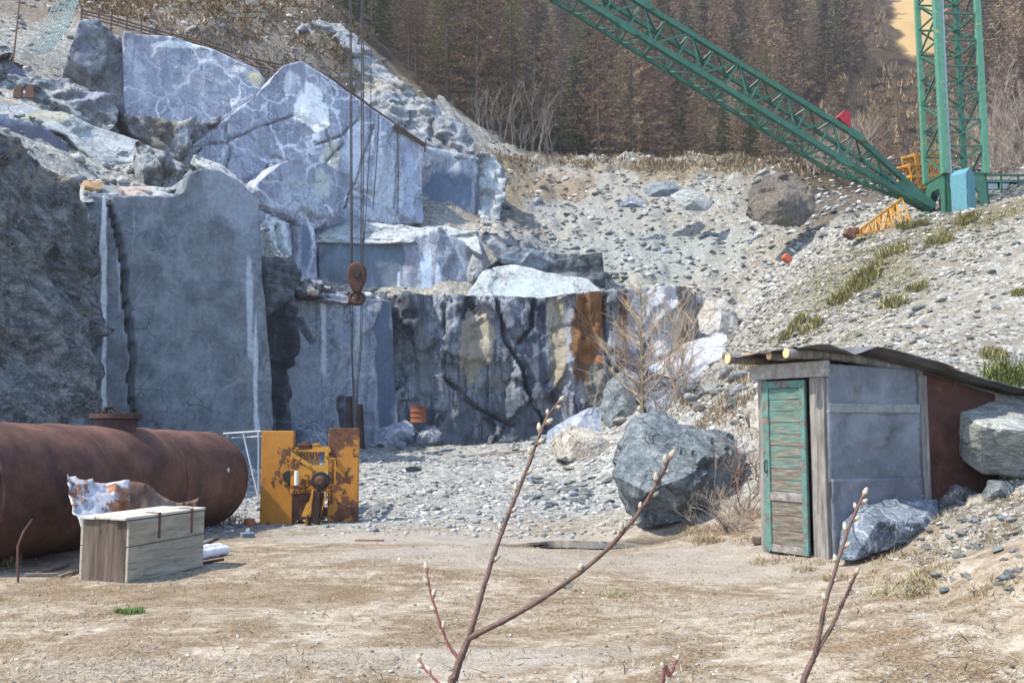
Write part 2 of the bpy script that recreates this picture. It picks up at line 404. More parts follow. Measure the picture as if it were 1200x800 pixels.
def ground_mat():
    t = NT('yard_and_slope_ground')
    mk = t.attr('zone'); r = t.n('ShaderNodeSeparateColor'); t.put(r.inputs[0], mk.outputs['Color'])
    zr, zg, zb = r.outputs
    n1 = t.noise(.9, 7, .65); n2 = t.noise(7, 6, .7); n3 = t.noise(40, 4, .7); n4 = t.noise(2.6, 6, .7, t.map(loc=(9, 2, 4), scale=(1, 1.6, 1)))
    # yard: pale dust, straw litter, grey grit
    dust = t.ramp(n2, [(.3, (.21, .17, .12)), (.5, (.36, .31, .235)), (.72, (.50, .455, .375))])
    straw = t.ramp(n3, [(.3, (.06, .04, .022)), (.5, (.165, .115, .065)), (.7, (.32, .245, .15))])
    yard = t.mix(t.ramp(t.math('ADD', t.math('MULTIPLY', n1, .55), t.math('MULTIPLY', n4, .55)), [(.49, 0.0), (.61, .85)]), dust, straw)
    grit = t.voro(48, None, 'F1', 1, 1); gs = t.n('ShaderNodeSeparateColor'); t.put(gs.inputs[0], grit)
    yard = t.mix(t.math('MULTIPLY', t.ramp(gs.outputs[0], [(.90, 0.0), (.93, 1.0)]), .45), yard, t.ramp(gs.outputs[1], [(.2, (.14, .13, .12)), (.8, (.46, .45, .42))]))
    # rubble: grey crushed marble
    cell = t.voro(8, t.warp(None, 3, .25), 'F1', 1, 1); cs = t.n('ShaderNodeSeparateColor'); t.put(cs.inputs[0], cell)
    cell2 = t.voro(26, t.warp(None, 8, .1), 'F1', 1, 1); cs2 = t.n('ShaderNodeSeparateColor'); t.put(cs2.inputs[0], cell2)
    rub = t.ramp(t.math('ADD', t.math('MULTIPLY', cs.outputs[0], .5), t.math('MULTIPLY', cs2.outputs[0], .5)), [(.15, (.085, .087, .082)), (.5, (.22, .222, .205)), (.9, (.48, .48, .445))])
    rub = t.mix(t.ramp(n1, [(.35, .0), (.65, .35)]), rub, t.ramp(n3, [(.3, (.23, .238, .222)), (.7, (.41, .415, .385))]))
    soil = t.ramp(n3, [(.3, (.085, .068, .045)), (.55, (.21, .175, .12)), (.75, (.38, .33, .245))])
    slope = t.mix(t.ramp(n4, [(.42, 0.0), (.60, .75)]), rub, soil)
    # forest floor, its dark tone painting in shade between the trees
    ff = t.ramp(t.noise(.6, 7, .7), [(.3, (.02, .014, .01)), (.5, (.045, .032, .02)), (.7, (.09, .07, .042))])
    c = t.mix(zr, yard, rub); c = t.mix(zg, c, slope); c = t.mix(zb, c, ff)
    st = t.attr('stain'); c = t.mix(st.outputs['Alpha'], c, t.mix(t.ramp(n3, [(.35, .6), (.6, 0.0)]), st.outputs['Color'], t.mix(1.0, st.outputs['Color'], (.55, .5, .45), 'MULTIPLY')))
    nb = t.bump(t.math('ADD', n2, t.math('MULTIPLY', cs.outputs[1], .5)), .08, .7)
    nb = t.bump(n3, .02, .8, nb)
    return t.done(c, .95, nb, spec=.1)
def set_col(me, name, arr):
    a = me.attributes.new(name, 'FLOAT_COLOR', 'POINT'); a.data.foreach_set('color', np.asarray(arr, dtype=np.float32).ravel())
def sm(v, a, b):
    t = np.clip((v - a) / (b - a), 0, 1); return t * t * (3 - 2 * t)
def inpoly(x, y, poly):
    c = np.zeros(len(x), bool); n = len(poly)
    for i in range(n):
        x0, y0 = poly[i]; x1, y1 = poly[(i + 1) % n]
        m = ((y0 > y) != (y1 > y)) & (x < (x1 - x0) * (y - y0) / ((y1 - y0) if y1 != y0 else 1e-9) + x0); c ^= m
    return c
ROCKC = None
p3 = np.stack([fx, fy, fz * 0], 1)
nzA = fbm(p3, .25, 4, 40); nzB = fbm(p3, .12, 3, 55)
rub_ = sm(fy + nzA * 3.2 + .25 * fx, 13.6, 18.0)
slp = sm(fx + nzA * 1.2 - .06 * (fy - 10), 3.6, 5.2) * (1 - sm(fy, 36, 42)) + sm(fy, 40, 44)
slp = slp * (1 - .35 * sm(nzB, -.2, .3) * sm(fy, 30, 36))
fore = np.maximum(sm(fy + nzA * 4 + np.where(fx < -6, 12, 0), 71, 77), sm(fx - 14 + nzA * 3, 0, 6) * sm(fy, 33, 40))
zone = np.stack([rub_, np.clip(slp, 0, 1), fore, np.ones_like(fx)], 1)
def project(p):
    p = np.asarray(p, float); d = p - np.array([0, 0, EYE])
    f_ = d[:, 1] * CP + d[:, 2] * SP; u_ = -d[:, 1] * SP + d[:, 2] * CP
    return 600 + F * d[:, 0] / f_, 400 - F * u_ / f_
gpx, gpy = project(np.stack([fx, fy, fz], 1))
gstain = np.zeros((len(fx), 4), np.float32)
def gblob(cx, cy, Y, rx, ry, col, amt, ns=.3):
    c = P(cx, cy, Y); d = ((fx - c[0]) / rx) ** 2 + ((fy - c[1]) / ry) ** 2
    a = amt * (1 - sm(d + nzA * 1.2 * ns * 3, .4, 1.3)); m = a > gstain[:, 3]
    gstain[m, :3] = col; gstain[m, 3] = a[m]
# warm dead grass on the banks, pale scree, the sandy gully on the far hill
gblob(240, 20, 56, 22, 9, (.125, .088, .058), .62)
gblob(380, 60, 57, 6, 7, (.12, .095, .072), .7)
gblob(560, 190, 62, 7, 6, (0.186, 0.149, 0.093), .8)
gblob(650, 205, 63, 6, 4, (0.205, 0.155, 0.099), .75)
gblob(800, 195, 65, 9, 2.5, (0.186, 0.149, 0.087), .7)
gblob(690, 240, 58, 5, 5, (0.273, 0.285, 0.273), .55)
gblob(720, 215, 62, 2.5, 5, (0.260, 0.254, 0.229), .8)
gblob(750, 300, 50, 6, 4, (0.248, 0.279, 0.267), .6)
gblob(990, 330, 26.5, 1.4, 4.5, (.15, .145, .075), .5)
gblob(1060, 270, 29.5, 3.0, 1.2, (.15, .145, .075), .45)
gblob(1150, 262, 27, 2.5, 1.5, (0.149, 0.130, 0.056), .7)
gblob(960, 260, 36, .1, .1, (0.285, 0.291, 0.273), .5)
gblob(695, 598, 14.2, 1.7, .5, (.085, .075, .055), .85)
gblob(600, 640, 12, 3.2, 1.6, (.36, .335, .29), .75)
gblob(480, 600, 14.5, 3.2, 1.1, (.37, .35, .31), .7)
gblob(850, 655, 11, 1.3, .8, (.37, .34, .29), .7)
gblob(500, 765, 6.4, 1.6, .35, (.36, .335, .29), .6)
gblob(150, 770, 6.2, 1.3, .35, (.34, .32, .28), .6)
gblob(240, 690, 9, 2.4, .6, (.20, .145, .085), .6)
gblob(1000, 720, 8, 2.0, .5, (.34, .31, .26), .5)
gul = inpoly(gpx + nzA * 26, gpy, [(1035, -60), (1125, -60), (1105, 20), (1098, 60), (1075, 72), (1060, 50), (1040, 20)]) & (fy > 90)
gstain[gul, :3] = (.40, .28, .13); gstain[gul, 3] = .95
ter = mesh_np('ground', np.stack([fx, fy, fz], 1), gf, ground_mat(), smooth=True)
set_col(ter, 'zone', zone); set_col(ter, 'stain', gstain)
ground = link('ground', ter); ground['kind'] = 'structure'

# ------------------------------------------------------------------ quarry faces
def slab(name, poly, a, b, mat, lean=0.0, thick=3.0, res=.16, fac=(0, 0), fine=.03, ribs=0, stains=(), grooves=(), bulge=0, warp=.12, seed=1, smooth=False, strata=0):
    """a, b = (px, Y) of the plan line of the face at mid height; poly in picture coordinates, laid onto that plane"""
    pm = np.mean([q[1] for q in poly])
    A = P(a[0], pm, a[1]); B = P(b[0], pm, b[1]); d = B - A; d[2] = 0; d /= np.linalg.norm(d)
    nh = np.array([d[1], -d[0], 0.0]); z0 = (A[2] + B[2]) / 2
    nrm = nh + np.array([0, 0, lean]); nrm /= np.linalg.norm(nrm)
    e = np.cross(nrm, d); e = -e if e[2] < 0 else e
    O = np.array([0, 0, EYE]); pts = []
    Ao = np.array([A[0], A[1], z0])
    for q in poly:
        r = ray(*q); pts.append(O + r * (np.dot(Ao - O, nrm) / np.dot(r, nrm)))
    pts = np.array(pts); U = (pts - Ao) @ d; W = (pts - Ao) @ e
    P2 = list(zip(U, W))
    us = np.arange(U.min() - res, U.max() + res * 2, res); ws = np.arange(W.min() - res, W.max() + res * 2, res)
    UU, WW = np.meshgrid(us, ws); n1 = len(us); n2 = len(ws)
    ci = inpoly((UU[:-1, :-1] + res / 2).ravel(), (WW[:-1, :-1] + res / 2).ravel(), P2)
    idx = (np.arange(n2 - 1)[:, None] * n1 + np.arange(n1 - 1)[None]).ravel()[ci]
    if len(idx) == 0: return None
    q = np.stack([idx, idx + 1, idx + n1 + 1, idx + n1], 1)
    used = np.unique(q); mp = np.full(n1 * n2, -1); mp[used] = np.arange(len(used)); q = mp[q]
    uv = np.stack([UU.ravel()[used], WW.ravel()[used]], 1)
    ed = np.concatenate([q[:, [0, 1]], q[:, [1, 2]], q[:, [2, 3]], q[:, [3, 0]]])
    key = np.sort(ed, 1); _, inv, cnt = np.unique(key, axis=0, return_inverse=True, return_counts=True)
    bed = ed[cnt[inv.ravel()] == 1]; bv = np.unique(bed)
    pa = np.array(P2); pb = np.roll(pa, -1, 0)
    for k in bv:                                   # snap the rim to the outline
        p = uv[k]; t = np.clip(((p - pa) * (pb - pa)).sum(1) / ((pb - pa) ** 2).sum(1), 0, 1)
        c = pa + (pb - pa) * t[:, None]; j = np.argmin(((c - p) ** 2).sum(1))
        if np.linalg.norm(c[j] - p) < res * 1.5: uv[k] = c[j]
    w3 = Ao + uv[:, :1] * d + uv[:, 1:] * e
    nf = len(w3)
    # sides going back into the hill
    rows = 4; allv = [w3]; faces = [q]; prev = mp * 0; cur = {k: k for k in bv}; base = nf
    bmap = np.zeros(nf, int); bmap[bv] = np.arange(len(bv)); last = bv.copy()
    for r_ in range(1, rows + 1):
        off = -nh * thick * (r_ / rows) ** 1.7
        allv.append(w3[bv] + off); new = base + np.arange(len(bv))
        faces.append(np.stack([last[bmap[bed[:, 1]]], last[bmap[bed[:, 0]]], new[bmap[bed[:, 0]]], new[bmap[bed[:, 1]]]], 1))
        last = new; base += len(bv)
    v = np.concatenate(allv); fr = np.zeros(len(v)); fr[:nf] = 1
    edge = np.zeros(len(v)); 
    s = seed * 13
    sx = v * np.array([1, 1, .55 if not strata else 3.0])
    h = fbm(v, .35, 3, s) * bulge + fbm(v, 2.0, 4, s + 3) * fine
    if fac[1]: 
        wv = v + np.stack([fbm(v, .8, 2, s + k) for k in (1, 2, 3)], 1) * .5
        h = h + facets(wv * (np.array([1, 1, .6]) if not strata else np.array([.35, .35, 1.8])), fac[0], s) * fac[1] + facets(wv + 5, fac[0] * 2.7, s + 4) * fac[1] * .33
    if ribs: h = h + fbm(v * np.array([1, 1, .12]), 1.1, 4, s + 8) * ribs
    px, py = project(v)
    for g in grooves:
        w_, dep, pl = g; best = np.full(len(v), 1e9)
        jx = px + fbm(v, 1.1, 3, s + 30) * 3
        for (x0, y0), (x1, y1) in zip(pl[:-1], pl[1:]):
            dx, dy = x1 - x0, y1 - y0; t = np.clip(((jx - x0) * dx + (py - y0) * dy) / (dx * dx + dy * dy + 1e-9), 0, 1)
            best = np.minimum(best, np.hypot(jx - x0 - t * dx, py - y0 - t * dy))
        h = h - dep * (1 - sm(best, w_ * .4, w_))
    v = v + nh * h[:, None]
    if warp: v = v + np.stack([fbm(v, .9, 4, s + 50 + k) for k in range(3)], 1) * warp * np.array([1, 1, 1])
    me = mesh_np(name, v, faces, mat, smooth)
    st = np.zeros((len(v), 4), np.float32)
    if len(stains):
        nx_ = fbm(v, .8, 4, s + 70); nv = fbm(v * np.array([1, 1, .15]), 2.5, 3, s + 71)
        for sp in stains:
            cx, cy, rx, ry, col, amt = sp
            dd = ((px - cx) / rx) ** 2 + ((py - cy) / ry) ** 2
            a_ = amt * (1 - sm(dd + nx_ * .9 + nv * .7, .35, 1.4)); m = a_ > st[:, 3]
            st[m, :3] = col; st[m, 3] = a_[m]
    set_col(me, 'stain', st)
    o = link(name, me); o['kind'] = 'structure'
    return o

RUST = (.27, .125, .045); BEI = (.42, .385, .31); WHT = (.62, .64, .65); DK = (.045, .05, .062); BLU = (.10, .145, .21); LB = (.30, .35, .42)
# near dark rock on the left
slab('rock_outcrop', [(-160, 90), (0, 158), (40, 182), (82, 215), (108, 262), (120, 300), (122, 360), (112, 420), (104, 470), (104, 560), (-160, 620)], (-20, 20), (118, 25.5), M['rock_side'],
     lean=.25, thick=5, res=.13, fac=(.55, .28), fine=.12, bulge=.5, warp=.3, seed=3,
     stains=[(60, 210, 50, 14, (.42, .38, .28), .6), (100, 300, 12, 60, (.12, .13, .11), .5), (20, 175, 30, 8, (.45, .36, .22), .6)])
# big saw-cut block
slab('cut_block_face', [(104, 228), (125, 230), (205, 231), (215, 226), (221, 205), (234, 198), (256, 201), (280, 213), (302, 234), (307, 330), (316, 420), (319, 560), (98, 575), (98, 400)], (110, 27), (316, 30.2), M['rock_block'],
     thick=8, res=.08, fac=(.12, .10), fine=.02, bulge=.15, warp=.04, seed=4, smooth=True,
     grooves=[(2.6, 1.6, [(127, 232), (141, 285), (146, 345), (151, 400), (152, 440), (158, 520)])],
     stains=[(122, 300, 4, 90, (.60, .62, .63), .95), (121, 440, 4, 70, (.62, .64, .64), .9), (140, 330, 3, 50, (.45, .48, .5), .6), (292, 360, 5, 60, (.42, .46, .5), .7), (299, 440, 4, 80, (.5, .53, .56), .8), (270, 230, 38, 40, (.26, .29, .34), .75), (290, 290, 18, 60, (.22, .25, .30), .6), (155, 265, 2, 40, (.4, .42, .45), .5)])
# dark recess and back wall
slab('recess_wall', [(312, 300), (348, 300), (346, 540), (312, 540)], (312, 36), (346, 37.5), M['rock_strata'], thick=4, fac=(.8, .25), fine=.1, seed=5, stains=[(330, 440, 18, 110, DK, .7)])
slab('back_wall_left', [(336, 348), (352, 342), (400, 344), (420, 350), (459, 352), (462, 430), (470, 545), (330, 545), (334, 440)], (334, 39), (462, 41), M['rock_blue'],
     thick=4, res=.11, fac=(.15, .12), fine=.02, bulge=.2, warp=.05, seed=6, smooth=True, grooves=[(3, .5, [(352, 375), (360, 392), (365, 400)]), (4, .7, [(400, 468), (404, 520)])],
     stains=[(452, 430, 14, 90, (.10, .13, .19), .9), (398, 420, 8, 80, (.32, .35, .39), .6), (380, 380, 5, 70, (.52, .55, .58), .8), (360, 440, 20, 70, (.29, .32, .36), .6), (419, 390, 6, 60, (.42, .46, .50), .7), (440, 360, 14, 6, (.6, .6, .58), .7), (410, 490, 10, 40, (.16, .12, .10), .4)])
slab('back_wall', [(455, 347), (520, 344), (590, 345), (640, 347), (712, 338), (760, 338), (800, 335), (838, 352), (858, 385), (866, 470), (870, 560), (452, 560)], (455, 41.6), (866, 43.2), M['rock_back'],
     thick=4, res=.10, fac=(.38, .42), fine=.07, bulge=.6, ribs=.8, warp=.06, seed=7,
     grooves=[(2.4, .7, [(583, 352), (592, 400), (612, 430), (622, 470), (640, 500)]), (2, .4, [(520, 350), (520, 440), (545, 470), (600, 500)]), (3, .6, [(712, 345), (714, 430)]), (3, .6, [(608, 400), (624, 382), (628, 350)]), (2.5, .4, [(520, 442), (560, 478)])],
     stains=[(556, 405, 24, 44, BEI, 1.35), (580, 448, 22, 16, (.26, .25, .22), .5), (556, 368, 28, 22, DK, .8), (485, 370, 22, 28, (.06, .065, .075), .6), (495, 430, 14, 60, (.20, .22, .235), .7),
             (694, 380, 21, 50, RUST, 1.1), (682, 400, 16, 60, (.14, .085, .045), .8), (655, 400, 10, 60, (.36, .32, .24), 1.2), (668, 420, 5, 90, (.33, .34, .38), .8), (648, 365, 6, 30, (.46, .42, .33), .9),
             (632, 365, 14, 24, (.05, .06, .09), .7), (628, 425, 16, 50, (.10, .12, .16), .8), (728, 390, 10, 60, (.13, .12, .12), .6), (733, 370, 6, 35, (.14, .06, .03), .8), (775, 375, 20, 42, (.56, .60, .66), 1.3), (745, 385, 9, 45, (.22, .27, .36), .8),
             (800, 390, 10, 45, (.20, .18, .155), .8), (833, 390, 18, 36, (.24, .27, .30), .8), (700, 450, 26, 30, (.22, .20, .16), .6), (600, 495, 60, 26, (.11, .14, .18), .7), (535, 500, 22, 24, (.15, .19, .24), .7), (500, 490, 30, 20, (.06, .075, .10), .7), (655, 470, 30, 14, DK, .7),
             (540, 385, 8, 40, (.16, .19, .23), .7), (596, 370, 10, 30, (.13, .15, .19), .6), (560, 520, 100, 10, (.12, .14, .16), .6)])
# terrace 2
slab('terrace_wall', [(370, 276), (420, 279), (480, 279), (515, 268), (545, 284), (560, 305), (556, 350), (376, 356)], (370, 44.6), (560, 45.4), M['rock_blue'],
     thick=2.5, res=.12, fac=(.2, .12), fine=.02, bulge=.5, ribs=.2, warp=.05, seed=8, smooth=True,
     stains=[(420, 310, 55, 40, (.13, .17, .215), .85), (448, 310, 30, 40, (.12, .155, .20), .8), (482, 310, 8, 40, (.25, .25, .30), .7), (500, 315, 8, 36, (.42, .50, .62), .95), (513, 325, 5, 22, (.55, .62, .72), .8), (467, 330, 3, 26, (.5, .58, .68), .8), (526, 310, 7, 30, (.22, .25, .32), .8), (545, 315, 10, 28, (.28, .33, .40), .7), (535, 335, 20, 8, (.07, .08, .10), .6)])
slab('terrace_ledge', [(318, 256), (370, 258), (430, 262), (520, 266), (560, 272), (566, 300), (545, 286), (515, 276), (480, 286), (372, 284), (330, 285)], (320, 45), (566, 46), M['rock_pale'], lean=1.4, thick=1.5, res=.14, fac=(.5, .25), fine=.08, seed=9)
slab('pale_slope_rock', [(548, 345), (565, 318), (600, 308), (640, 318), (690, 326), (712, 345), (640, 352), (548, 352)], (548, 43.7), (710, 44.3), M['rock_pale'], lean=.9, thick=1.5, res=.12, fac=(.15, .1), fine=.02, seed=10, smooth=True, stains=[(630, 335, 70, 14, (.40, .47, .48), .7)])
slab('layered_rock', [(596, 286), (640, 297), (704, 296), (709, 336), (660, 328), (600, 312), (575, 305)], (575, 45.6), (709, 45.2), M['rock_strata'], thick=2, res=.1, fac=(.8, .2), fine=.08, seed=11, strata=1,
     stains=[(620, 305, 40, 12, (.30, .36, .42), .7), (690, 312, 20, 18, (.05, .065, .075), .6)])
slab('fractured_rock', [(556, 290), (572, 270), (600, 275), (640, 290), (600, 300), (570, 330), (555, 350), (548, 320)], (548, 45.2), (640, 46.5), M['rock_rough'], thick=2, res=.12, fac=(.7, .35), fine=.1, lean=.3, seed=12, stains=[(570, 310, 10, 30, (.28, .26, .23), .7)])
# terrace 3
slab('upper_cut_face', [(494, 172), (530, 178), (558, 184), (566, 256), (490, 258)], (490, 51.5), (566, 52.5), M['rock_blue'], thick=3, res=.14, fac=(.25, .2), fine=.04, bulge=.2, seed=13,
     stains=[(525, 225, 32, 30, (.12, .165, .245), .85), (560, 230, 5, 30, (.10, .12, .17), .7), (510, 185, 14, 8, (.30, .33, .37), .7)])
slab('crumbled_rock', [(520, 178), (580, 180), (594, 200), (588, 250), (575, 300), (564, 262), (558, 186)], (520, 51.6), (590, 53), M['rock_rough'], lean=.3, thick=3, res=.14, fac=(.8, .4), fine=.15, seed=14, stains=[(575, 230, 16, 60, (.52, .57, .58), .75)])
# upper great faces
slab('veined_face', [(222, 172), (262, 140), (306, 108), (330, 78), (352, 72), (384, 92), (432, 128), (468, 150), (496, 172), (496, 262), (400, 262), (396, 300), (300, 290), (230, 250), (212, 195)], (220, 43.0), (496, 49.5), M['rock_lav'],
     thick=5, lean=.12, res=.10, fac=(.13, .16), fine=.03, bulge=.25, ribs=.06, warp=.05, seed=15,
     grooves=[(1.6, .35, [(466, 160), (466, 250)]), (1.6, .3, [(400, 170), (372, 200), (390, 225)]), (1.6, .3, [(316, 190), (305, 225)]), (1.6, .3, [(436, 150), (420, 200), (405, 245)]), (1.6, .3, [(370, 170), (400, 160), (420, 140)]), (1.5, .25, [(222, 172), (262, 168), (300, 150), (345, 135)]), (1.5, .25, [(345, 135), (380, 150), (392, 185)]), (1.5, .25, [(240, 215), (290, 212), (330, 200), (368, 188)]), (1.5, .25, [(262, 140), (270, 175), (262, 205)])],
     stains=[(358, 118, 17, 30, (.82, .83, .83), 1.1), (372, 138, 12, 16, (.85, .85, .84), 1.0), (340, 100, 10, 16, (.7, .72, .75), .6), (270, 120, 40, 20, (.40, .43, .50), .4), (420, 190, 18, 55, (.52, .56, .62), .7), (450, 215, 30, 45, (.46, .50, .56), .7), (480, 215, 10, 40, (.36, .42, .52), .7), (360, 215, 30, 30, (.36, .40, .46), .5), (330, 240, 30, 20, (.40, .45, .48), .5), (385, 190, 10, 30, (.55, .54, .45), .6)])
slab('veined_face', [(145, 36), (200, 40), (250, 56), (302, 80), (312, 92), (300, 112), (262, 140), (215, 152), (146, 136)], (145, 42), (312, 45), M['rock_lav'], thick=5, lean=.1, res=.10, fac=(.10, .12), fine=.025, bulge=.15, warp=.04, seed=16,
     stains=[(297, 90, 12, 12, (.60, .52, .36), .8), (280, 80, 16, 6, (.62, .62, .6), .7), (230, 50, 60, 5, (.62, .66, .68), .7), (190, 90, 40, 35, (.30, .31, .40), .4)])
slab('rock_buttress', [(84, 56), (92, 26), (110, 24), (146, 38), (148, 138), (125, 128), (105, 92), (78, 72)], (80, 41.5), (148, 42.8), M['rock_rough'], thick=4, res=.16, fac=(.5, .6), fine=.12, bulge=.4, seed=17, stains=[(95, 55, 16, 25, (.20, .21, .26), .7)])
slab('stained_under_wall', [(146, 130), (215, 145), (262, 136), (235, 165), (225, 200), (190, 185), (155, 150)], (146, 41), (262, 43.6), M['rock_rough'], thick=3, res=.15, fac=(.7, .6), fine=.1, ribs=.4, seed=18, stains=[(185, 155, 25, 20, (.18, .17, .15), .7), (210, 165, 12, 14, (.38, .42, .47), .7)])
slab('fractured_pillar', [(300, 215), (330, 190), (360, 180), (400, 200), (398, 250), (372, 268), (374, 330), (360, 335), (316, 332), (306, 290)], (300, 42.0), (400, 45), M['rock_lav'], thick=4, lean=.1, res=.09, fac=(.4, .16), fine=.04, warp=.05, seed=19,
     grooves=[(3, .8, [(326, 265), (332, 290), (345, 318)]), (3, .8, [(345, 260), (348, 290), (338, 322)]), (3, .6, [(300, 240), (350, 262)])],
     stains=[(330, 290, 18, 34, (.56, .62, .64), .9), (360, 290, 7, 28, (.13, .17, .23), .9), (313, 312, 10, 12, (.42, .34, .28), .8), (350, 230, 30, 30, (.42, .47, .53), .6), (378, 215, 12, 20, (.45, .50, .48), .7)])
slab('rubble_lip', [(306, 320), (380, 330), (400, 342), (455, 344), (460, 356), (420, 356), (344, 350), (330, 372), (310, 368)], (306, 38), (460, 41.2), M['rock_rough'], thick=3, lean=.6, res=.12, fac=(1.1, .5), fine=.12, seed=20, stains=[(330, 345, 30, 4, WHT, .7), (340, 350, 30, 10, (.09, .08, .075), .7), (440, 348, 16, 6, WHT, .8)])
# stepped ledges upper left
slab('stepped_ledge', [(-60, 60), (14, 62), (50, 80), (100, 100), (136, 120), (140, 150), (165, 180), (110, 160), (50, 140), (-60, 110)], (-20, 38), (165, 42), M['rock_rough'], lean=.9, thick=3, res=.16, fac=(.55, .8), fine=.15, bulge=.4, seed=21,
     stains=[(40, 70, 26, 12, (.26, .27, .36), .8), (75, 88, 16, 10, (.24, .25, .33), .8), (110, 115, 24, 14, (.30, .32, .40), .7), (10, 110, 30, 8, (.45, .36, .26), .8)])
slab('pale_leaning_rock', [(-60, 98), (30, 122), (66, 132), (120, 152), (160, 168), (166, 205), (120, 205), (75, 160), (20, 148), (-60, 130)], (-20, 33), (166, 37), M['rock_pale'], lean=.7, thick=2, res=.15, fac=(.25, .35), fine=.05, bulge=.3, seed=22, stains=[(50, 138, 26, 10, (.40, .40, .30), .7), (20, 120, 40, 8, (.50, .42, .32), .7)])
slab('dark_ledge_face', [(-60, 118), (0, 134), (60, 152), (90, 180), (130, 200), (168, 206), (170, 236), (110, 232), (80, 222), (20, 180), (-60, 150)], (-20, 30), (170, 34), M['rock_blue'], thick=3, lean=.1, res=.14, fac=(.4, .3), fine=.06, seed=23, stains=[(40, 165, 60, 22, (.14, .145, .19), .8), (120, 215, 40, 12, (.15, .165, .22), .7), (75, 190, 6, 30, (.35, .38, .42), .7)])
slab('layered_rock', [(158, 166), (200, 184), (240, 205), (226, 240), (200, 236), (176, 222), (162, 200)], (158, 32.5), (240, 33.5), M['rock_rough'], thick=3, lean=.4, res=.12, fac=(1.1, .5), fine=.12, seed=24, stains=[(215, 220, 16, 12, (.12, .115, .12), .6), (190, 200, 30, 8, (.34, .31, .27), .6)])
slab('sill_of_the_block', [(96, 214), (150, 218), (225, 222), (232, 236), (160, 238), (100, 236)], (96, 27.5), (232, 29.5), M['rock_pale'], lean=1.6, thick=2, res=.12, fac=(.9, .25), fine=.1, seed=25, stains=[(105, 218, 14, 8, (.38, .24, .12), .7), (150, 222, 30, 6, (.45, .34, .28), .6)])
slab('ledge_line', [(226, 180), (262, 196), (300, 222), (306, 246), (300, 236), (262, 208), (232, 196)], (226, 33), (306, 34), M['rock_pale'], lean=.6, thick=2, res=.12, fac=(1.0, .2), fine=.1, seed=26)
# rocky ridge by the forest edge
slab('ridge_rock', [(360, 20), (400, 28), (432, 58), (468, 92), (505, 122), (535, 143), (556, 165), (560, 190), (498, 180), (466, 158), (430, 130), (392, 100), (352, 70), (345, 40)], (350, 52.5), (560, 56.5), M['rock_rough'], lean=.75, thick=4, res=.17, fac=(.6, .45), fine=.16, bulge=.4, seed=27, stains=[(450, 100, 40, 12, (.40, .36, .28), .6), (520, 150, 30, 20, (.30, .33, .34), .5)])
# ------------------------------------------------------------------ ray onto the terrain
def hit(px, py, y0=3.0, y1=160.0):
    r = ray(px, py); ys = y0 * (y1 / y0) ** (np.arange(700) / 699.0)
    x = r[0] / r[1] * ys; z = EYE + r[2] / r[1] * ys; h = height(x, ys)
    k = np.where(z <= h)[0]
    i = k[0] if len(k) else 699
    return np.array([x[i], ys[i], h[i]])

# ------------------------------------------------------------------ rocks
def ico(sub):
    bm = bmesh.new(); bmesh.ops.create_icosphere(bm, subdivisions=sub, radius=1)
    v = np.array([tuple(q.co) for q in bm.verts]); f = np.array([[q.index for q in fc.verts] for fc in bm.faces]); bm.free(); return v, f
ICO = {k: ico(k) for k in (1, 2, 4, 5)}
def rock_shape(seed, sub=4, cuts=12, dmin=.45, rough=.05, fr=1.2):
    rs = np.random.RandomState(seed); v, f = ICO[sub]; v = v.copy()
    for _ in range(cuts):
        n = rs.normal(size=3); n /= np.linalg.norm(n); d = rs.uniform(dmin, .85)
        k = v @ n; m = k > d; v[m] -= n * (k[m] - d)[:, None]
    if rough:
        nn = v / np.linalg.norm(v, axis=1)[:, None]
        v = v + nn * (fbm(v + seed, fr, 5, seed) * rough * 2 + facets(v + seed, 2.2, seed, .4) * rough * .5)[:, None]
    v /= np.abs(v).max(0)
    return v, f
def stain0(me, col=(0, 0, 0), a=0.0):
    set_col(me, 'stain', np.tile(np.array([*col, a], np.float32), (len(me.vertices), 1)))
def hull_rock(name, pts, mat, label, cat='boulder', group=None, rough=.05, seed=1, cuts=7, sub=1, fr=1.0):
    """convex block through the given (px, py, Y) corners, broken up with noise"""
    bm = bmesh.new(); W = [V(*p) for p in pts]; c = sum(W, Vector()) / len(W)
    zb = min(w.z for w in W); c.z = zb
    for w in W: bm.verts.new(w - c)
    r = bmesh.ops.convex_hull(bm, input=bm.verts)
    bmesh.ops.delete(bm, geom=[g for g in bm.verts if not g.link_faces], context='VERTS')
    bmesh.ops.triangulate(bm, faces=bm.faces)
    size = max(max((w - c).length for w in W), .1)
    for _ in range(7):
        lg = [e for e in bm.edges if e.calc_length() > size * .045]
        if not lg or len(bm.verts) > 9000: break
        bmesh.ops.subdivide_edges(bm, edges=lg, cuts=1); bmesh.ops.triangulate(bm, faces=[f for f in bm.faces if len(f.verts) > 3])
    for _ in range(sub): bmesh.ops.smooth_vert(bm, verts=bm.verts, factor=.5, use_axis_x=True, use_axis_y=True, use_axis_z=True)
    bm.normal_update()
    v = np.array([tuple(q.co) for q in bm.verts]); n = np.array([tuple(q.normal) for q in bm.verts])
    s = 1 / size
    d = fbm(v * s + seed, 2.2 * fr, 5, seed) * rough * size + facets(v * s + seed, 3.0 * fr, seed, .4) * rough * size * .45
    v = v + n * d[:, None]
    for i, q in enumerate(bm.verts): q.co = v[i]
    me = bpy.data.meshes.new(name); bm.to_mesh(me); bm.free(); me.materials.append(mat); stain0(me)
    o = link(name, me, loc=c); tag(o, label, cat, group); return o
BO, BP, BT = M['boulder'], M['boulder_pale'], M['boulder_tan']
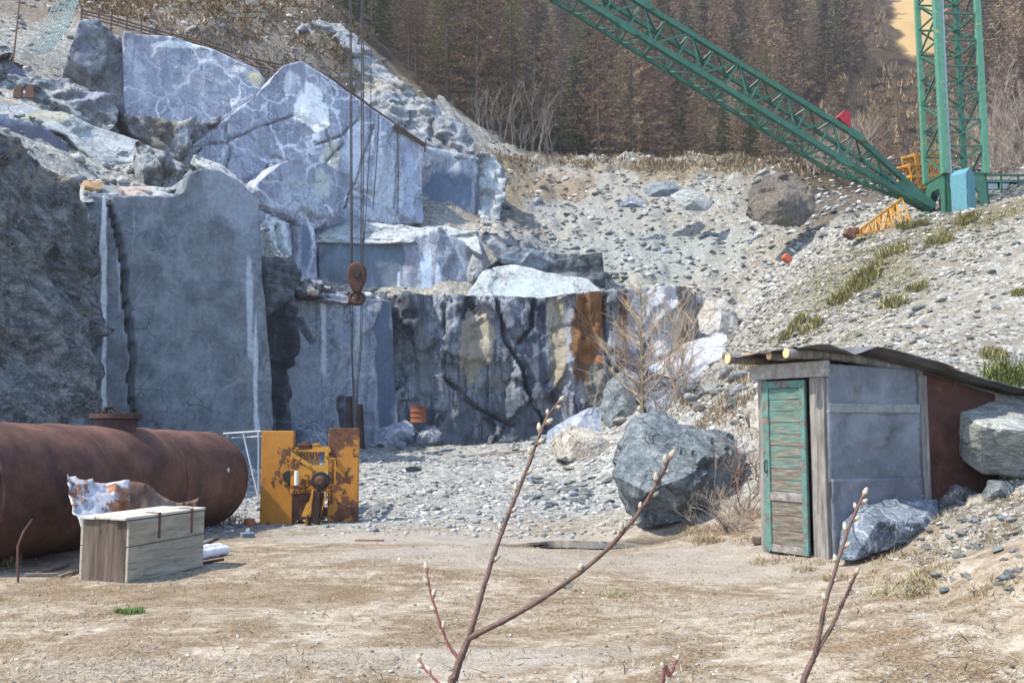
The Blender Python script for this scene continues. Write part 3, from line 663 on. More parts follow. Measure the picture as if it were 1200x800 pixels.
# the great boulder in the middle
hull_rock('boulder', [(712, 556, 15.2), (718, 540, 15.3), (742, 492, 15.6), (765, 486, 15.8), (800, 492, 16.0), (838, 500, 16.2), (866, 520, 15.9), (868, 540, 15.6), (855, 575, 15.0), (830, 606, 15.1), (798, 614, 15.0), (755, 610, 14.9), (735, 598, 15.0),
                     (728, 560, 14.5), (760, 575, 14.25), (800, 560, 14.3), (795, 600, 14.5), (835, 540, 14.7), (760, 510, 14.9), (745, 590, 16.3), (850, 590, 16.6), (740, 510, 16.6), (860, 510, 17)],
          BO, 'largest blue-grey boulder, beside the puddle left of the bramble', rough=.07, seed=11, sub=0, fr=1.3)
hull_rock('boulder', [(1122, 480, 11.90), (1128, 455, 12.50), (1160, 448, 12.70), (1205, 452, 12.70), (1255, 470, 12.30), (1260, 540, 11.90), (1200, 560, 11.50), (1150, 556, 11.60), (1124, 535, 11.80), (1118, 505, 11.90), (1150, 500, 11.20), (1200, 505, 11.10), (1150, 470, 13.80), (1250, 550, 13.30)],
          BP, 'big pale rounded boulder under the low end of the shed roof', rough=.04, seed=12)
hull_rock('rock_slab', [(980, 655, 10.6), (985, 610, 11.0), (1010, 588, 11.3), (1060, 582, 11.5), (1098, 585, 11.6), (1103, 612, 11.2), (1100, 630, 10.9), (1045, 640, 10.7), (1000, 656, 10.5), (1030, 610, 10.55), (1080, 612, 10.7), (1000, 640, 11.6), (1090, 640, 11.9)],
          rock_mat('veined_blue_slab', ((.07, .09, .115), (.125, .155, .19), (.23, .27, .31)), vein=.6, vscale=1.6, streak=0, bump=.03, nscale=1.5), 'blue-grey veined slab lying against the shed\'s sheet metal wall', rough=.035, seed=13)
hull_rock('boulder', [(1098, 580, 11.9), (1105, 562, 12.2), (1130, 556, 12.4), (1150, 566, 12.3), (1152, 580, 12.0), (1128, 590, 11.6), (1100, 596, 11.6), (1120, 575, 11.5)], M['rock_side'], 'dark rock wedged between the shed and the pale boulder', rough=.05, seed=14)
hull_rock('boulder', [(1152, 575, 11.3), (1158, 562, 11.4), (1178, 561, 11.5), (1190, 570, 11.5), (1188, 582, 11.2), (1168, 588, 11.0), (1154, 586, 11.1), (1170, 574, 10.9), (1175, 580, 11.9)], BO, 'small blue-grey block sitting in front of the big pale boulder', rough=.04, seed=15)
hull_rock('boulder', [(1130, 592, 11.4), (1135, 580, 11.5), (1152, 578, 11.5), (1156, 590, 11.3), (1140, 600, 11.1), (1140, 588, 11.9)], BT, 'small cream rock beside the small blue-grey block', rough=.05, seed=16)
hull_rock('boulder', [(874, 515, 14.0), (874, 485, 14.4), (886, 452, 14.8), (900, 446, 14.8), (908, 470, 14.2), (908, 530, 13.8), (890, 530, 13.8), (900, 520, 15), (905, 450, 15.4)], BT, 'tall cream rock standing against the left side of the shed', rough=.06, seed=17)
# pile behind the great boulder
hull_rock('boulder', [(640, 528, 26.0), (650, 508, 26.2), (668, 498, 26.5), (700, 503, 26.4), (726, 515, 26), (730, 530, 25.7), (700, 538, 25.2), (660, 538, 25.4), (680, 512, 25.4), (690, 535, 27.3)], BT, 'low weathered boulder with a tan top beside the stony floor', rough=.07, seed=18)
hull_rock('boulder', [(642, 505, 28.3), (690, 478, 28.4), (704, 476, 28.6), (705, 520, 28.0), (655, 528, 27.6), (640, 522, 28), (700, 500, 29.4), (665, 490, 29.2)], M['rock_blue'], 'sharp blue-grey wedge rising behind the low tan topped boulder', rough=.02, seed=19, sub=0)
hull_rock('rock_slab', [(760, 430, 29), (795, 411, 29.6), (850, 403, 30.5), (858, 407, 30.2), (853, 420, 29), (845, 440, 28.4), (838, 458, 28.2), (790, 444, 28.2), (765, 436, 28.4), (835, 452, 30.5), (800, 436, 30)], M['sunlit_white'], 'large white-topped slab, lower one of two on the rubble', rough=.015, seed=20, sub=0, cat='slab')
hull_rock('rock_slab', [(792, 412, 32), (800, 402, 32.6), (845, 390, 33.5), (852, 394, 33), (851, 408, 31.6), (820, 416, 31), (795, 416, 31), (840, 412, 34)], M['sunlit_white'], 'thin pale slab resting above the large white-topped slab', rough=.02, seed=21, sub=0, cat='slab')
hull_rock('boulder', [(752, 470, 27.5), (770, 440, 28.3), (800, 440, 28.8), (838, 448, 29), (848, 462, 28.2), (832, 492, 27.2), (790, 500, 26.6), (756, 495, 26.8), (800, 465, 26.6)], M['rock_back'], 'dark block in shade under the large white-topped slab', rough=.05, seed=22)
hull_rock('boulder', [(700, 480, 31), (712, 448, 31.6), (732, 430, 32), (752, 440, 31.8), (758, 470, 31), (748, 500, 30), (715, 505, 29.8), (730, 470, 30)], BO, 'rough blue-grey block standing left of the sapling', rough=.04, seed=23)
hull_rock('boulder', [(815, 370, 39.6), (828, 350, 40), (848, 350, 40.2), (862, 365, 40), (866, 392, 39), (842, 398, 38.4), (818, 390, 39), (845, 370, 38.6)], rock_mat('rusty_white_rock', ((.30, .25, .20), (.46, .44, .40), (.66, .64, .60)), vein=.2, streak=0, bump=.06, nscale=.6, crack=.4), 'white and orange stained block at the right end of the back wall', rough=.06, seed=24)
hull_rock('boulder', [(852, 400, 37), (866, 386, 37.5), (884, 388, 37.4), (890, 402, 36.8), (870, 412, 36.3), (856, 410, 36.4), (872, 398, 36)], BO, 'blue-grey rock just right of the white-topped slab', rough=.05, seed=25)
hull_rock('boulder', [(820, 452, 26), (838, 425, 26.6), (858, 420, 26.6), (866, 440, 26), (852, 462, 25.2), (830, 468, 25.2), (842, 440, 25.2)], BT, 'grey-brown boulder right of the dark shaded block', rough=.06, seed=26)
hull_rock('boulder', [(340, 522, 33), (345, 500, 33.4), (368, 490, 33.8), (384, 502, 33.4), (386, 525, 32.6), (350, 530, 32), (366, 508, 32.2)], M['rock_back'], 'dark pointed boulder showing between the two yellow plates', rough=.05, seed=27)
hull_rock('rock_slab', [(445, 502, 37.4), (475, 492, 37.8), (484, 498, 37.4), (486, 510, 36.8), (455, 514, 36.4), (447, 512, 36.8), (470, 504, 36.4)], M['rock_blue'], 'tilted blue-grey slab at the foot of the back wall', rough=.02, seed=28, sub=0, cat='slab')
hull_rock('boulder', [(484, 512, 37.5), (490, 500, 38), (510, 498, 38), (518, 508, 37.5), (510, 520, 36.8), (488, 520, 36.8), (500, 508, 36.8)], M['rock_back'], 'dark rock below the rusty drum', rough=.05, seed=29)
hull_rock('boulder', [(873, 250, 46), (876, 225, 46.6), (895, 206, 47.4), (930, 204, 47.6), (952, 222, 47), (958, 250, 46), (940, 268, 45), (900, 266, 45), (880, 260, 45.4), (915, 235, 44.6)], rock_mat('brown_earthy_rock', ((.10, .085, .065), (.20, .17, .13), (.30, .265, .21)), vein=.1, streak=0, bump=.12, nscale=.5, crack=.4), 'brown earth-covered boulder on the plateau left of the yellow jib', rough=.1, seed=30)
hull_rock('boulder', [(785, 230, 52), (800, 220, 52.6), (822, 224, 52.4), (836, 238, 52), (828, 248, 51.4), (800, 246, 51.4), (812, 234, 51.2)], BP, 'pale blue block highest on the rubble slope', rough=.03, seed=31)
hull_rock('boulder', [(722, 238, 53), (740, 230, 53.4), (756, 236, 53), (758, 244, 52.6), (724, 243, 52.6), (740, 238, 52.4)], M['rock_back'], 'dark blue lens-shaped block on the upper rubble slope', rough=.04, seed=32)
hull_rock('boulder', [(752, 222, 53.6), (762, 214, 54), (790, 212, 54), (800, 222, 53.6), (780, 232, 53), (758, 230, 53), (776, 222, 52.8)], BO, 'grey slabby block between the dark lens-shaped block and the pale blue one', rough=.05, seed=33)
hull_rock('boulder', [(900, 205, 56), (905, 200, 56.5), (915, 203, 56.2), (912, 210, 55.6), (902, 211, 55.6)], M['rock_blue'], 'small blue block on the crest behind the brown boulder', rough=.04, seed=34)

# scatter of individually placed loose rocks (instanced shapes)
rng = random.Random(5)
bank = []
for k in range(7):
    v, f = rock_shape(60 + k, 4 if k < 2 else 2, 13, .4, .05)
    me = mesh_np('loose_rock', v * np.array([1, .8, .62]), f, [BO, BP, BT, M['rock_blue'], M['rock_rough'], BP, BO][k]); stain0(me); bank.append(me)
def drop(px, py, wpx, k, label, group, sq=1.0, y0=3.0, cat='rock'):
    p = hit(px, py, y0); r = wpx / F * p[1] / 2
    o = link('loose_rock', bank[k]); o.location = (p[0], p[1] + r * .3, p[2] + r * .22 * sq)
    o.scale = (r, r * rng.uniform(.7, 1), r * sq * rng.uniform(.8, 1.1)); o.rotation_euler = (rng.uniform(-.4, .4), rng.uniform(-.4, .4), rng.uniform(0, 6.28))
    return tag(o, label, cat, group)
G1 = 'loose rocks on the rubble slope above the back wall'; L1 = 'loose grey rock lying on the rubble slope above the back wall'
for _ in range(80):
    drop(rng.uniform(585, 900), rng.uniform(200, 330), rng.choice([7, 9, 12, 16, 22]) * rng.uniform(.7, 1.1), rng.choice([0, 1, 1, 3, 4, 5, 6]), L1, G1, .8, 44)
G2 = 'stones on the steep slope behind the shed'; L2 = 'pale stone on the steep slope above the shed roof'
for _ in range(90):
    px = rng.uniform(880, 1200); lo = np.interp(px, [880, 960, 1100, 1200], [420, 350, 275, 255]); hi = np.interp(px, [880, 1000, 1200], [440, 400, 450])
    drop(px, rng.uniform(lo, hi), rng.uniform(6, 17), rng.choice([1, 1, 2, 4, 5, 5]), L2, G2, .7, 12)
G3 = 'rubble blocks at the foot of the back wall'; L3 = 'broken grey block in the heap at the foot of the back wall'
for _ in range(46):
    px = rng.uniform(420, 640); drop(px, rng.uniform(508, 524), rng.uniform(8, 24), rng.choice([0, 3, 3, 4, 6]), L3, G3, .7, 22)
G4 = 'rocks heaped around the dead shrubs and the great boulder'; L4 = 'rough rock in the heap around the leafless sapling'
for _ in range(52):
    px = rng.uniform(690, 880); drop(px, rng.uniform(430, 500), rng.uniform(12, 34), rng.choice([0, 1, 2, 4, 5, 6]), L4, G4, .8, 16)
G5 = 'stones around the puddle'; L5 = 'grey or white stone beside the small puddle'
for _ in range(38):
    drop(rng.uniform(615, 735), rng.uniform(560, 597), rng.uniform(8, 22), rng.choice([0, 1, 3, 5, 6]), L5, G5, .6, 12)
G6 = 'stones on the bank right of the shed'; L6 = 'small stone on the dry bank right of the slab'
for _ in range(60):
    drop(rng.uniform(1060, 1200), rng.uniform(575, 700), rng.uniform(6, 20), rng.choice([0, 1, 1, 3, 5, 2]), L6, G6, .7, 5)
for px, py, w, k, lab in [(668, 575, 28, 1, 'flat cream stone at the edge of the puddle'), (668, 551, 22, 2, 'tan rock between the puddle and the low weathered boulder'), (718, 577, 13, 5, 'white stone touching the left foot of the great boulder'), (1141, 642, 17, 0, 'single blue-grey stone on the bank right of the slab'),
                          (1108, 622, 14, 1, 'whitish stone right against the end of the slab'), (645, 583, 36, 1, 'wide flat white rock left of the puddle'), (485, 552, 22, 0, 'dark stone alone on the stony floor'), (546, 522, 18, 5, 'white rock on the floor under the beige patch of wall')]:
    drop(px, py, w, k, lab, None, .6, 6)

# ------------------------------------------------------------------ countless stones, grit and straw
def tone_mat(name, stops, rough=.9, nz=20):
    t = NT(name); a = t.attr('tone'); r = t.n('ShaderNodeSeparateColor'); t.put(r.inputs[0], a.outputs['Color'])
    c = t.ramp(r.outputs[0], stops); c = t.mix(t.ramp(t.noise(nz, 4, .7), [(.4, .5), (.6, 0.0)]), c, t.mix(1.0, c, (.55, .55, .55), 'MULTIPLY'))
    return t.done(c, rough, t.bump(t.noise(nz, 4, .7), .01), spec=.15)
stone_mat = tone_mat('crushed_stone', [(0, (.13, .14, .145)), (.3, (.24, .25, .245)), (.6, (.34, .345, .33)), (.82, (.48, .48, .455)), (1, (.68, .67, .64))])
tan_stone = tone_mat('slope_stone', [(0, (.09, .09, .082)), (.3, (.20, .193, .17)), (.6, (.35, .335, .295)), (.82, (.47, .46, .41)), (1, (.68, .67, .63))])
def scatter(name, label_kind, P3, size, mat, seed, flat=.6):
    rs = np.random.RandomState(seed); n = len(P3); v0, f0 = ICO[1]
    bankv = []
    for k in range(12):
        v = v0.copy()
        for _ in range(6):
            q = rs.normal(size=3); q /= np.linalg.norm(q); d = rs.uniform(.3, .75); kk = v @ q; m = kk > d; v[m] -= q * (kk[m] - d)[:, None]
        bankv.append(v)
    bankv = np.array(bankv); b = bankv[rs.randint(0, 12, n)]
    a = rs.uniform(0, 6.28, n); ca, sa = np.cos(a), np.sin(a); sx = size[:, None] * np.stack([np.ones(n), rs.uniform(.6, 1, n), rs.uniform(.35, 1, n) * flat], 1)
    b = b * sx[:, None, :]; tl = rs.uniform(-.4, .4, n)
    x = b[..., 0] * ca[:, None] - b[..., 1] * sa[:, None]; y = b[..., 0] * sa[:, None] + b[..., 1] * ca[:, None]; z = b[..., 2] + x * tl[:, None]
    v = np.stack([x, y, z], 2) + P3[:, None, :] + np.array([0, 0, 1]) * (sx[:, 2] * .3)[:, None, None]
    nv = len(v0); f = (f0[None] + (np.arange(n) * nv)[:, None, None]).reshape(-1, 3)
    me = mesh_np(name, v.reshape(-1, 3), f, mat)
    tn = np.repeat(rs.beta(1.6, 1.8, n), nv); set_col(me, 'tone', np.stack([tn, tn, tn, np.ones_like(tn)], 1))
    o = link(name, me); o['kind'] = 'stuff'; return o
rs = np.random.RandomState(9)
def sample(n, x0, x1, y0, y1, pw=1.6, keep=None):
    """more per area near the camera; x limits widen with depth"""
    u = rs.rand(n); y = y0 * (y1 / y0) ** (u ** (1 / 1.0)); x = (x0 + (x1 - x0) * rs.rand(n)) * y
    z = height(x, y); p = np.stack([x, y, z], 1)
    return p if keep is None else p[keep(p)]
def field_noise(p, sc, s): return fbm(np.stack([p[:, 0], p[:, 1], p[:, 0] * 0], 1), sc, 3, s)
# stony quarry floor
p = sample(26000, -.5, .34, 15.0, 43, keep=lambda q: (q[:, 2] < 2.6))
p = p[(field_noise(p, .5, 5) + rs.rand(len(p)) * .8) > .1]
scatter('floor_rubble', '', p, (.0055 + .030 * rs.rand(len(p)) ** 9) * p[:, 1] ** .75 * .42, stone_mat, 1)
p = sample(26000, -.05, .75, 38, 72, keep=lambda q: (q[:, 2] > 5) & (q[:, 2] < 27) & (q[:, 0] > -2))
top_ = p[:, 1] > 58
scatter('scree_rubble', '', p[~top_], .04 + .34 * rs.rand((~top_).sum()) ** 9, stone_mat, 2)
scatter('plateau_stones', '', p[top_], .05 + .3 * rs.rand(top_.sum()) ** 8, tan_stone, 22)
p = sample(42000, .2, .85, 8.5, 36, keep=lambda q: (q[:, 0] > 3.7 + .05 * q[:, 1]) & (q[:, 2] > .12))
p = p[(field_noise(p, .6, 15) + rs.rand(len(p)) * .9) > .12]
q_ = sample(14000, .2, .52, 22, 44, keep=lambda q: (q[:, 0] > 3.7 + .05 * q[:, 1]) & (q[:, 2] > 1.5)); p = np.concatenate([p, q_])
scatter('slope_rubble', '', p, (.008 + .055 * rs.rand(len(p)) ** 5) * (p[:, 1] / 12) ** .8 * 1.15, tan_stone, 3)
p = sample(9000, -.62, .62, 4.5, 16, keep=lambda q: q[:, 2] < .5)
scatter('yard_gravel', '', p, .003 + .026 * rs.rand(len(p)) ** 7, tan_stone, 4)
p = sample(7000, -.62, -.1, 30, 62, keep=lambda q: q[:, 2] > 5)
scatter('ledge_rubble', '', p, .04 + .35 * rs.rand(len(p)) ** 7, stone_mat, 5)

def blades(name, P3, L, w, up, mat, seed, droop=.3, tone=None):
    rs = np.random.RandomState(seed); n = len(P3); a = rs.uniform(0, 6.28, n); el = np.clip(rs.normal(up, .28, n), .02, 1.5)
    d = np.stack([np.cos(a) * np.cos(el), np.sin(a) * np.cos(el), np.sin(el)], 1); sd_ = np.stack([-np.sin(a), np.cos(a), np.zeros(n)], 1) * w[:, None]
    b = P3; m = P3 + d * (L * .55)[:, None]; t = P3 + d * L[:, None] - np.array([0, 0, 1]) * (L * droop)[:, None]
    t[:, 2] = np.maximum(t[:, 2], P3[:, 2] + .004)
    v = np.stack([b - sd_, b + sd_, m + sd_ * .7, m - sd_ * .7, t], 1).reshape(-1, 3); i = np.arange(n)[:, None] * 5
    me = mesh_np(name, v, [i + np.array([0, 1, 2, 3]), i + np.array([3, 2, 4])], mat)
    tn = np.repeat(rs.rand(n) if tone is None else tone, 5); set_col(me, 'tone', np.stack([tn, tn, tn, np.ones_like(tn)], 1))
    return me
moss_mat = tone_mat('yellow_green_scrub', [(0, (.07, .09, .025)), (.6, (.17, .20, .06)), (1, (.28, .30, .12))], .9, 5)
straw_mat = tone_mat('dry_straw', [(0, (.11, .075, .04)), (.4, (.24, .175, .10)), (.8, (.40, .32, .20)), (1, (.52, .45, .32))], .9, 5)
olive_mat = tone_mat('olive_grass', [(0, (.15, .15, .065)), (.4, (.27, .26, .11)), (.75, (.38, .35, .18)), (1, (.50, .45, .27))], .9, 5)
green_mat = tone_mat('fresh_green', [(0, (.04, .09, .02)), (.6, (.09, .18, .04)), (1, (.18, .26, .08))], .8, 5)
p = sample(110000, -.62, .62, 4.6, 17, keep=lambda q: q[:, 2] < .5)
p = p[(field_noise(p, .7, 31) * 1.2 + field_noise(p, 2.2, 33) * .7 + rs.rand(len(p)) * .5) > .22]
me = blades('dry_grass', p, rs.uniform(.03, .10, len(p)), rs.uniform(.0012, .003, len(p)), .16, straw_mat, 7); o = link('dry_grass', me); o['kind'] = 'stuff'
p = sample(1500, -.6, .6, 4.6, 16, keep=lambda q: q[:, 2] < .5); me = blades('twig_litter', p, rs.uniform(.05, .22, len(p)), rs.uniform(.002, .005, len(p)), .08, tone_mat('dark_litter', [(0, (.035, .025, .018)), (1, (.16, .12, .08))], .9, 5), 17); link('twig_litter', me)['kind'] = 'stuff'
# tufts on the bank and the crest
def tufts(cent, n, rad, L, up, jit=.3):
    out = []; 
    for c in cent:
        m = int(n * rng.uniform(.5, 1.4)); a = rs.uniform(0, 6.28, m); r = rad * np.sqrt(rs.rand(m)) * rng.uniform(.6, 1.3)
        x, y = c[0] + r * np.cos(a), c[1] + r * np.sin(a); out.append(np.stack([x, y, height(x, y)], 1))
    return np.concatenate(out)
p0_ = [np.array([rng.uniform(-.55, .5) * yy, yy, 0]) for yy in [rng.uniform(5, 15) for _ in range(90)]]
p = tufts(p0_, 45, .16, 0, 0); me = blades('yard_tufts', p, rs.uniform(.02, .07, len(p)), rs.uniform(.0012, .0025, len(p)), .6, straw_mat, 18); link('yard_tufts', me)['kind'] = 'stuff'
cent = [hit(rng.uniform(870, 1200), rng.uniform(560, 690), 6) for _ in range(46)] + [hit(rng.uniform(800, 900), rng.uniform(590, 640), 10) for _ in range(16)]
p = tufts(cent, 170, .22, 0, 0); me = blades('bank_grass', p, rs.uniform(.04, .16, len(p)), rs.uniform(.0015, .004, len(p)), .6, straw_mat, 8); link('bank_grass', me)['kind'] = 'stuff'
cent = []
for _ in range(190):
    t = rng.random(); cx, cy = [(1180, 235), (1120, 262), (1060, 275), (1020, 300), (980, 340), (945, 375)][int(t * 5.99)]
    cent.append(hit(cx + rng.gauss(0, 34), cy + rng.gauss(6, 18), 15))
p = tufts(cent, 60, .42, 0, 0); me = blades('crest_grass', p, rs.uniform(.08, .26, len(p)), rs.uniform(.003, .007, len(p)), .6, olive_mat, 9); link('crest_grass', me)['kind'] = 'stuff'
cent = [hit(rng.uniform(560, 960), rng.uniform(184, 200), 50) for _ in range(110)]
p = tufts(cent, 60, .9, 0, 0); me = blades('plateau_grass', p, rs.uniform(.25, .8, len(p)), rs.uniform(.015, .03, len(p)), .9, straw_mat, 10); link('plateau_grass', me)['kind'] = 'stuff'
cent = [hit(rng.uniform(690, 900), rng.uniform(430, 500), 16) for _ in range(50)]
p = tufts(cent, 120, .5, 0, 0); me = blades('heap_grass', p, rs.uniform(.12, .35, len(p)), rs.uniform(.005, .010, len(p)), .8, straw_mat, 11); link('heap_grass', me)['kind'] = 'stuff'
def grass_tuft(px, py, n, rad, L, mat, label, name='grass_tuft', w=.004, up=.9, group=None, cat='grass tuft', y0=4):
    c = hit(px, py, y0); a = rs.uniform(0, 6.28, n); r = rad * np.sqrt(rs.rand(n)); x, y = r * np.cos(a), r * np.sin(a) * .8
    z = height(c[0] + x, c[1] + y) - c[2]
    me = blades(name, np.stack([x, y, z], 1), rs.uniform(.4, 1, n) * L, np.full(n, w), up, mat, rng.randint(0, 999)); o = link(name, me, loc=c); return tag(o, label, cat, group)
grass_tuft(152, 718, 420, .13, .09, green_mat, 'bright green grass tuft on the dirt in front of the crate', w=.0025)
grass_tuft(8, 662, 160, .16, .32, straw_mat, 'tall dry straw tuft at the near end of the tank', w=.004, up=1.0)
grass_tuft(272, 614, 160, .25, .4, straw_mat, 'dry straw tuft under the far end of the tank', w=.005, up=1.1)
grass_tuft(720, 698, 90, .16, .10, olive_mat, 'faint olive tuft in the middle of the yard', w=.003)
grass_tuft(1065, 690, 260, .30, .12, olive_mat, 'low olive tuft on the bank below the slab', w=.003)
GS = 'olive broom clumps on the steep slope'
for i, (px, py, wd, hp) in enumerate([(1010, 335, 40, 26), (1045, 300, 36, 24), (985, 352, 30, 22), (950, 385, 26, 18), (1048, 358, 30, 20), (1100, 285, 34, 20), (1180, 445, 52, 46), (1165, 420, 26, 20), (1195, 345, 18, 12), (1075, 340, 22, 14), (925, 395, 26, 16), (1020, 322, 30, 20), (1135, 262, 26, 18), (1060, 268, 20, 16), (935, 380, 22, 14), (1078, 265, 20, 14)]):
    c = hit(px, py, 10); s_ = c[1] / F
    labs = ['largest olive green clump at the right edge of the slope above the shed roof'] 
    lab = labs[0] if i == 6 else 'olive broom clump growing on the steep slope'
    grass_tuft(px, py, 420, wd * s_ * .5, hp * s_, moss_mat if i == 6 else olive_mat, lab, 'broom_clump', w=.012 * c[1] / 22, up=.95, group=None if i == 6 else GS, cat='shrub', y0=10)

# ------------------------------------------------------------------ trees
def bark(name, a, b):
    t = NT(name); c = t.mix(t.noise(6, 5, .7, t.map(scale=(1, 1, .3))), a, b); return t.done(c, .95, spec=.1)
M['bark'] = bark('grey_brown_bark', (.045, .036, .030), (.13, .11, .095)); M['bark_pale'] = bark('pale_bark', (.08, .07, .06), (.20, .18, .155))
twig_mats = [tone_mat('larch_twigs_%s' % n, [(0, tuple(q * .42 for q in m)), (.5, m), (1, tuple(q * 2.2 for q in m))], .95, 2) for n, m in
             (('brown', (.165, .105, .066)), ('dark', (.060, .040, .028)), ('tan', (.27, .195, .115)), ('reddish', (.150, .090, .07)), ('olive', (.125, .115, .045)), ('grey', (.165, .125, .100)))]
needle = tone_mat('spruce_needles', [(0, (.03, .036, .02)), (.5, (.075, .088, .045)), (1, (.14, .15, .08))], .9, 2)
needle2 = tone_mat('pine_needles', [(0, (.025, .035, .012)), (.5, (.06, .075, .028)), (1, (.12, .13, .05))], .9, 2)
def conifer(seed, H, R, mat, kind):
    rs = np.random.RandomState(seed); mb = MB()
    bend = rs.uniform(-.2, .2, 2)
    pts = [(bend[0] * (t ** 2) * 1.0, bend[1] * t ** 2, H * t) for t in np.linspace(0, 1, 6)]
    mb.tube([(x, y, z - (.6 if i == 0 else 0)) for i, (x, y, z) in enumerate(pts)], list(np.linspace(H * .013, .015, 6)), 6)
    P0 = []; D = []; LL = []; WW = []; T = []
    nb = 110 if kind == 'larch' else 130
    for k in range(nb):
        t = (.16 if kind == 'larch' else .08) + .84 * (k / nb) ** .9; z = H * t; a = k * 2.4 + rs.uniform(-.5, .5)
        prof = (1 - t) ** (.75 if kind == 'larch' else .9) * (.35 + .65 * min(1, t * 4)); bl = R * prof * rs.uniform(.6, 1.25) + .15
        if rs.rand() < .08: continue
        dr = np.array([math.cos(a), math.sin(a), rs.uniform(-.15, .15) if kind == 'larch' else -.28 + t * .3])
        base = np.array([bend[0] * t * t, bend[1] * t * t, z])
        mb.tube([base, base + dr * bl * .5, base + dr * bl + np.array([0, 0, .12 * bl])], [.022 * (1 - t) + .012, .014, .006], 3, cap=False)
        m = int((62 if kind == 'larch' else 44) * (.35 + bl / R))
        s = rs.rand(m) ** .7; q = base + dr * (s * bl)[:, None] + rs.normal(0, .06, (m, 3))
        P0.append(q); side = rs.normal(0, 1, (m, 3)) * np.array([1, 1, .55 if kind == 'larch' else .3]); side += dr * .8
        if kind != 'larch': side[:, 2] -= .35
        side /= np.linalg.norm(side, axis=1)[:, None]; D.append(side); LL.append(rs.uniform(.18, .55, m) * (.6 + .4 * bl / R)); T.append(np.clip(rs.normal(.5, .22, m), 0, 1))
    P0 = np.concatenate(P0); D = np.concatenate(D); LL = np.concatenate(LL) * H / 13; T = np.concatenate(T); n = len(P0)
    per = np.cross(D, rs.normal(size=(n, 3))); per /= np.linalg.norm(per, axis=1)[:, None]; w = (.026 if kind == 'larch' else .055) * H / 13
    v = np.stack([P0 - per * w, P0 + per * w, P0 + D * LL[:, None] + per * w * .3], 1).reshape(-1, 3); f = np.arange(n * 3).reshape(-1, 3)
    cm = mesh_np('crown', v, f, mat); tn = np.repeat(T, 3); set_col(cm, 'tone', np.stack([tn, tn, tn, tn * 0 + 1], 1))
    tm = bpy.data.meshes.new('trunk'); tm.from_pydata(mb.v, [], mb.f); tm.materials.append(M['bark'])
    return tm, cm
variants = {'larch': [conifer(100 + k, 14, [3.4, 2.7, 3.8, 3.0, 3.3, 2.6][k], twig_mats[k], 'larch') for k in range(6)], 'spruce': [conifer(200 + k, 12, 2.0, [needle, needle2, needle][k], 'spruce') for k in range(3)]}
def tree(kind, k, x, y, s, label, group):
    tm, cm = variants[kind][k]; z = hz(x, y)
    r = thing('larch_tree' if kind == 'larch' else 'spruce_tree', label, 'tree', (x, y, z - .1), rng.uniform(0, 6.28), group)
    r.scale = (s * rng.uniform(.85, 1.15), s * rng.uniform(.85, 1.15), s)
    link('trunk', tm, r); link('crown', cm, r); return r
spots = []; cnt = {'larch': 0, 'spruce': 0}
def far_enough(x, y, d): return all((x - a) ** 2 + (y - b) ** 2 > d * d for a, b in spots)
for att in range(9000):
    y = 76 * (172 / 76) ** rng.random(); px = rng.uniform(395, 1240); x = (px - 600) / F * y
    if y > 100 and rng.random() < .2: continue
    if x > 32 and y < 82: continue
    d = 3.1 + (y - 76) * .04
    if not far_enough(x, y, d): continue
    zz = hz(x, y); qx, qy = project(np.array([[x, y, zz]])); qx, qy = qx[0], qy[0]
    if qy < -55: continue
    if 1022 < qx < 1112 and qy < 128: continue
    if px < 560 and zz < 22: continue
    sp = vnoise(np.array([[x * .06, y * .06, 3.1]]), 4)[0]
    kind = 'spruce' if (rng.random() < .05 + .15 * (sp > .3)) else 'larch'
    if cnt[kind] >= (295 if kind == 'larch' else 120): continue
    cnt[kind] += 1; spots.append((x, y))
    right = qx > 800
    s = rng.uniform(.62, 1.12) * (1.0 if y < 90 else 1.1) * (.78 if right else 1) * (.6 if qx > 965 else 1)
    if kind == 'larch':
        tree('larch', rng.choice([2, 5, 0, 3, 4, 2] if right else [0, 0, 1, 3, 4, 5, 2]), x, y, s, 'bare brown larch in the forest on the slope behind the quarry', 'bare larches on the far slope')
    else:
        tree('spruce', rng.choice([1, 1, 0]) if right else rng.choice([0, 2, 1]), x, y, s, 'dark evergreen among the bare larches on the far slope', 'evergreens on the far slope')
    if min(cnt.values()) > 119 and cnt['larch'] >= 295: break
# the mass of forest farther up: one object
def forest_mass(kind, k, n, seed, mat):
    rs = np.random.RandomState(seed); vs_, fs_, tn = [], [], []; b = 0
    cm = variants[kind][k][1]; v0 = np.empty(len(cm.vertices) * 3, np.float32); cm.vertices.foreach_get('co', v0); v0 = v0.reshape(-1, 3, 3)
    t0 = np.empty(len(cm.vertices) * 4, np.float32); cm.attributes['tone'].data.foreach_get('color', t0); t0 = t0.reshape(-1, 3, 4)[:, 0, 0]
    for _ in range(n):
        y = rs.uniform(120, 250); x = rs.uniform(-.32, .62) * y; z = hz(x, y)
        qx, qy = project(np.array([[x, y, z]]))
        if 1015 < qx[0] < 1118: continue
        m = rs.rand(len(v0)) < .3; q = v0[m] * rs.uniform(.8, 1.2); c = q[:, :1]; q = c + (q - c) * 1.9
        vs_.append((q + np.array([x, y, z])).reshape(-1, 3)); tn.append(np.repeat(t0[m], 3))
    v = np.concatenate(vs_); me = mesh_np('distant_forest', v, np.arange(len(v)).reshape(-1, 3), mat); t = np.concatenate(tn); set_col(me, 'tone', np.stack([t, t, t, t * 0 + 1], 1))
    link('distant_forest', me)['kind'] = 'stuff'
forest_mass('larch', 0, 110, 1, twig_mats[0]); forest_mass('larch', 1, 120, 4, twig_mats[1]); forest_mass('larch', 2, 90, 2, twig_mats[2]); forest_mass('spruce', 0, 70, 3, needle)

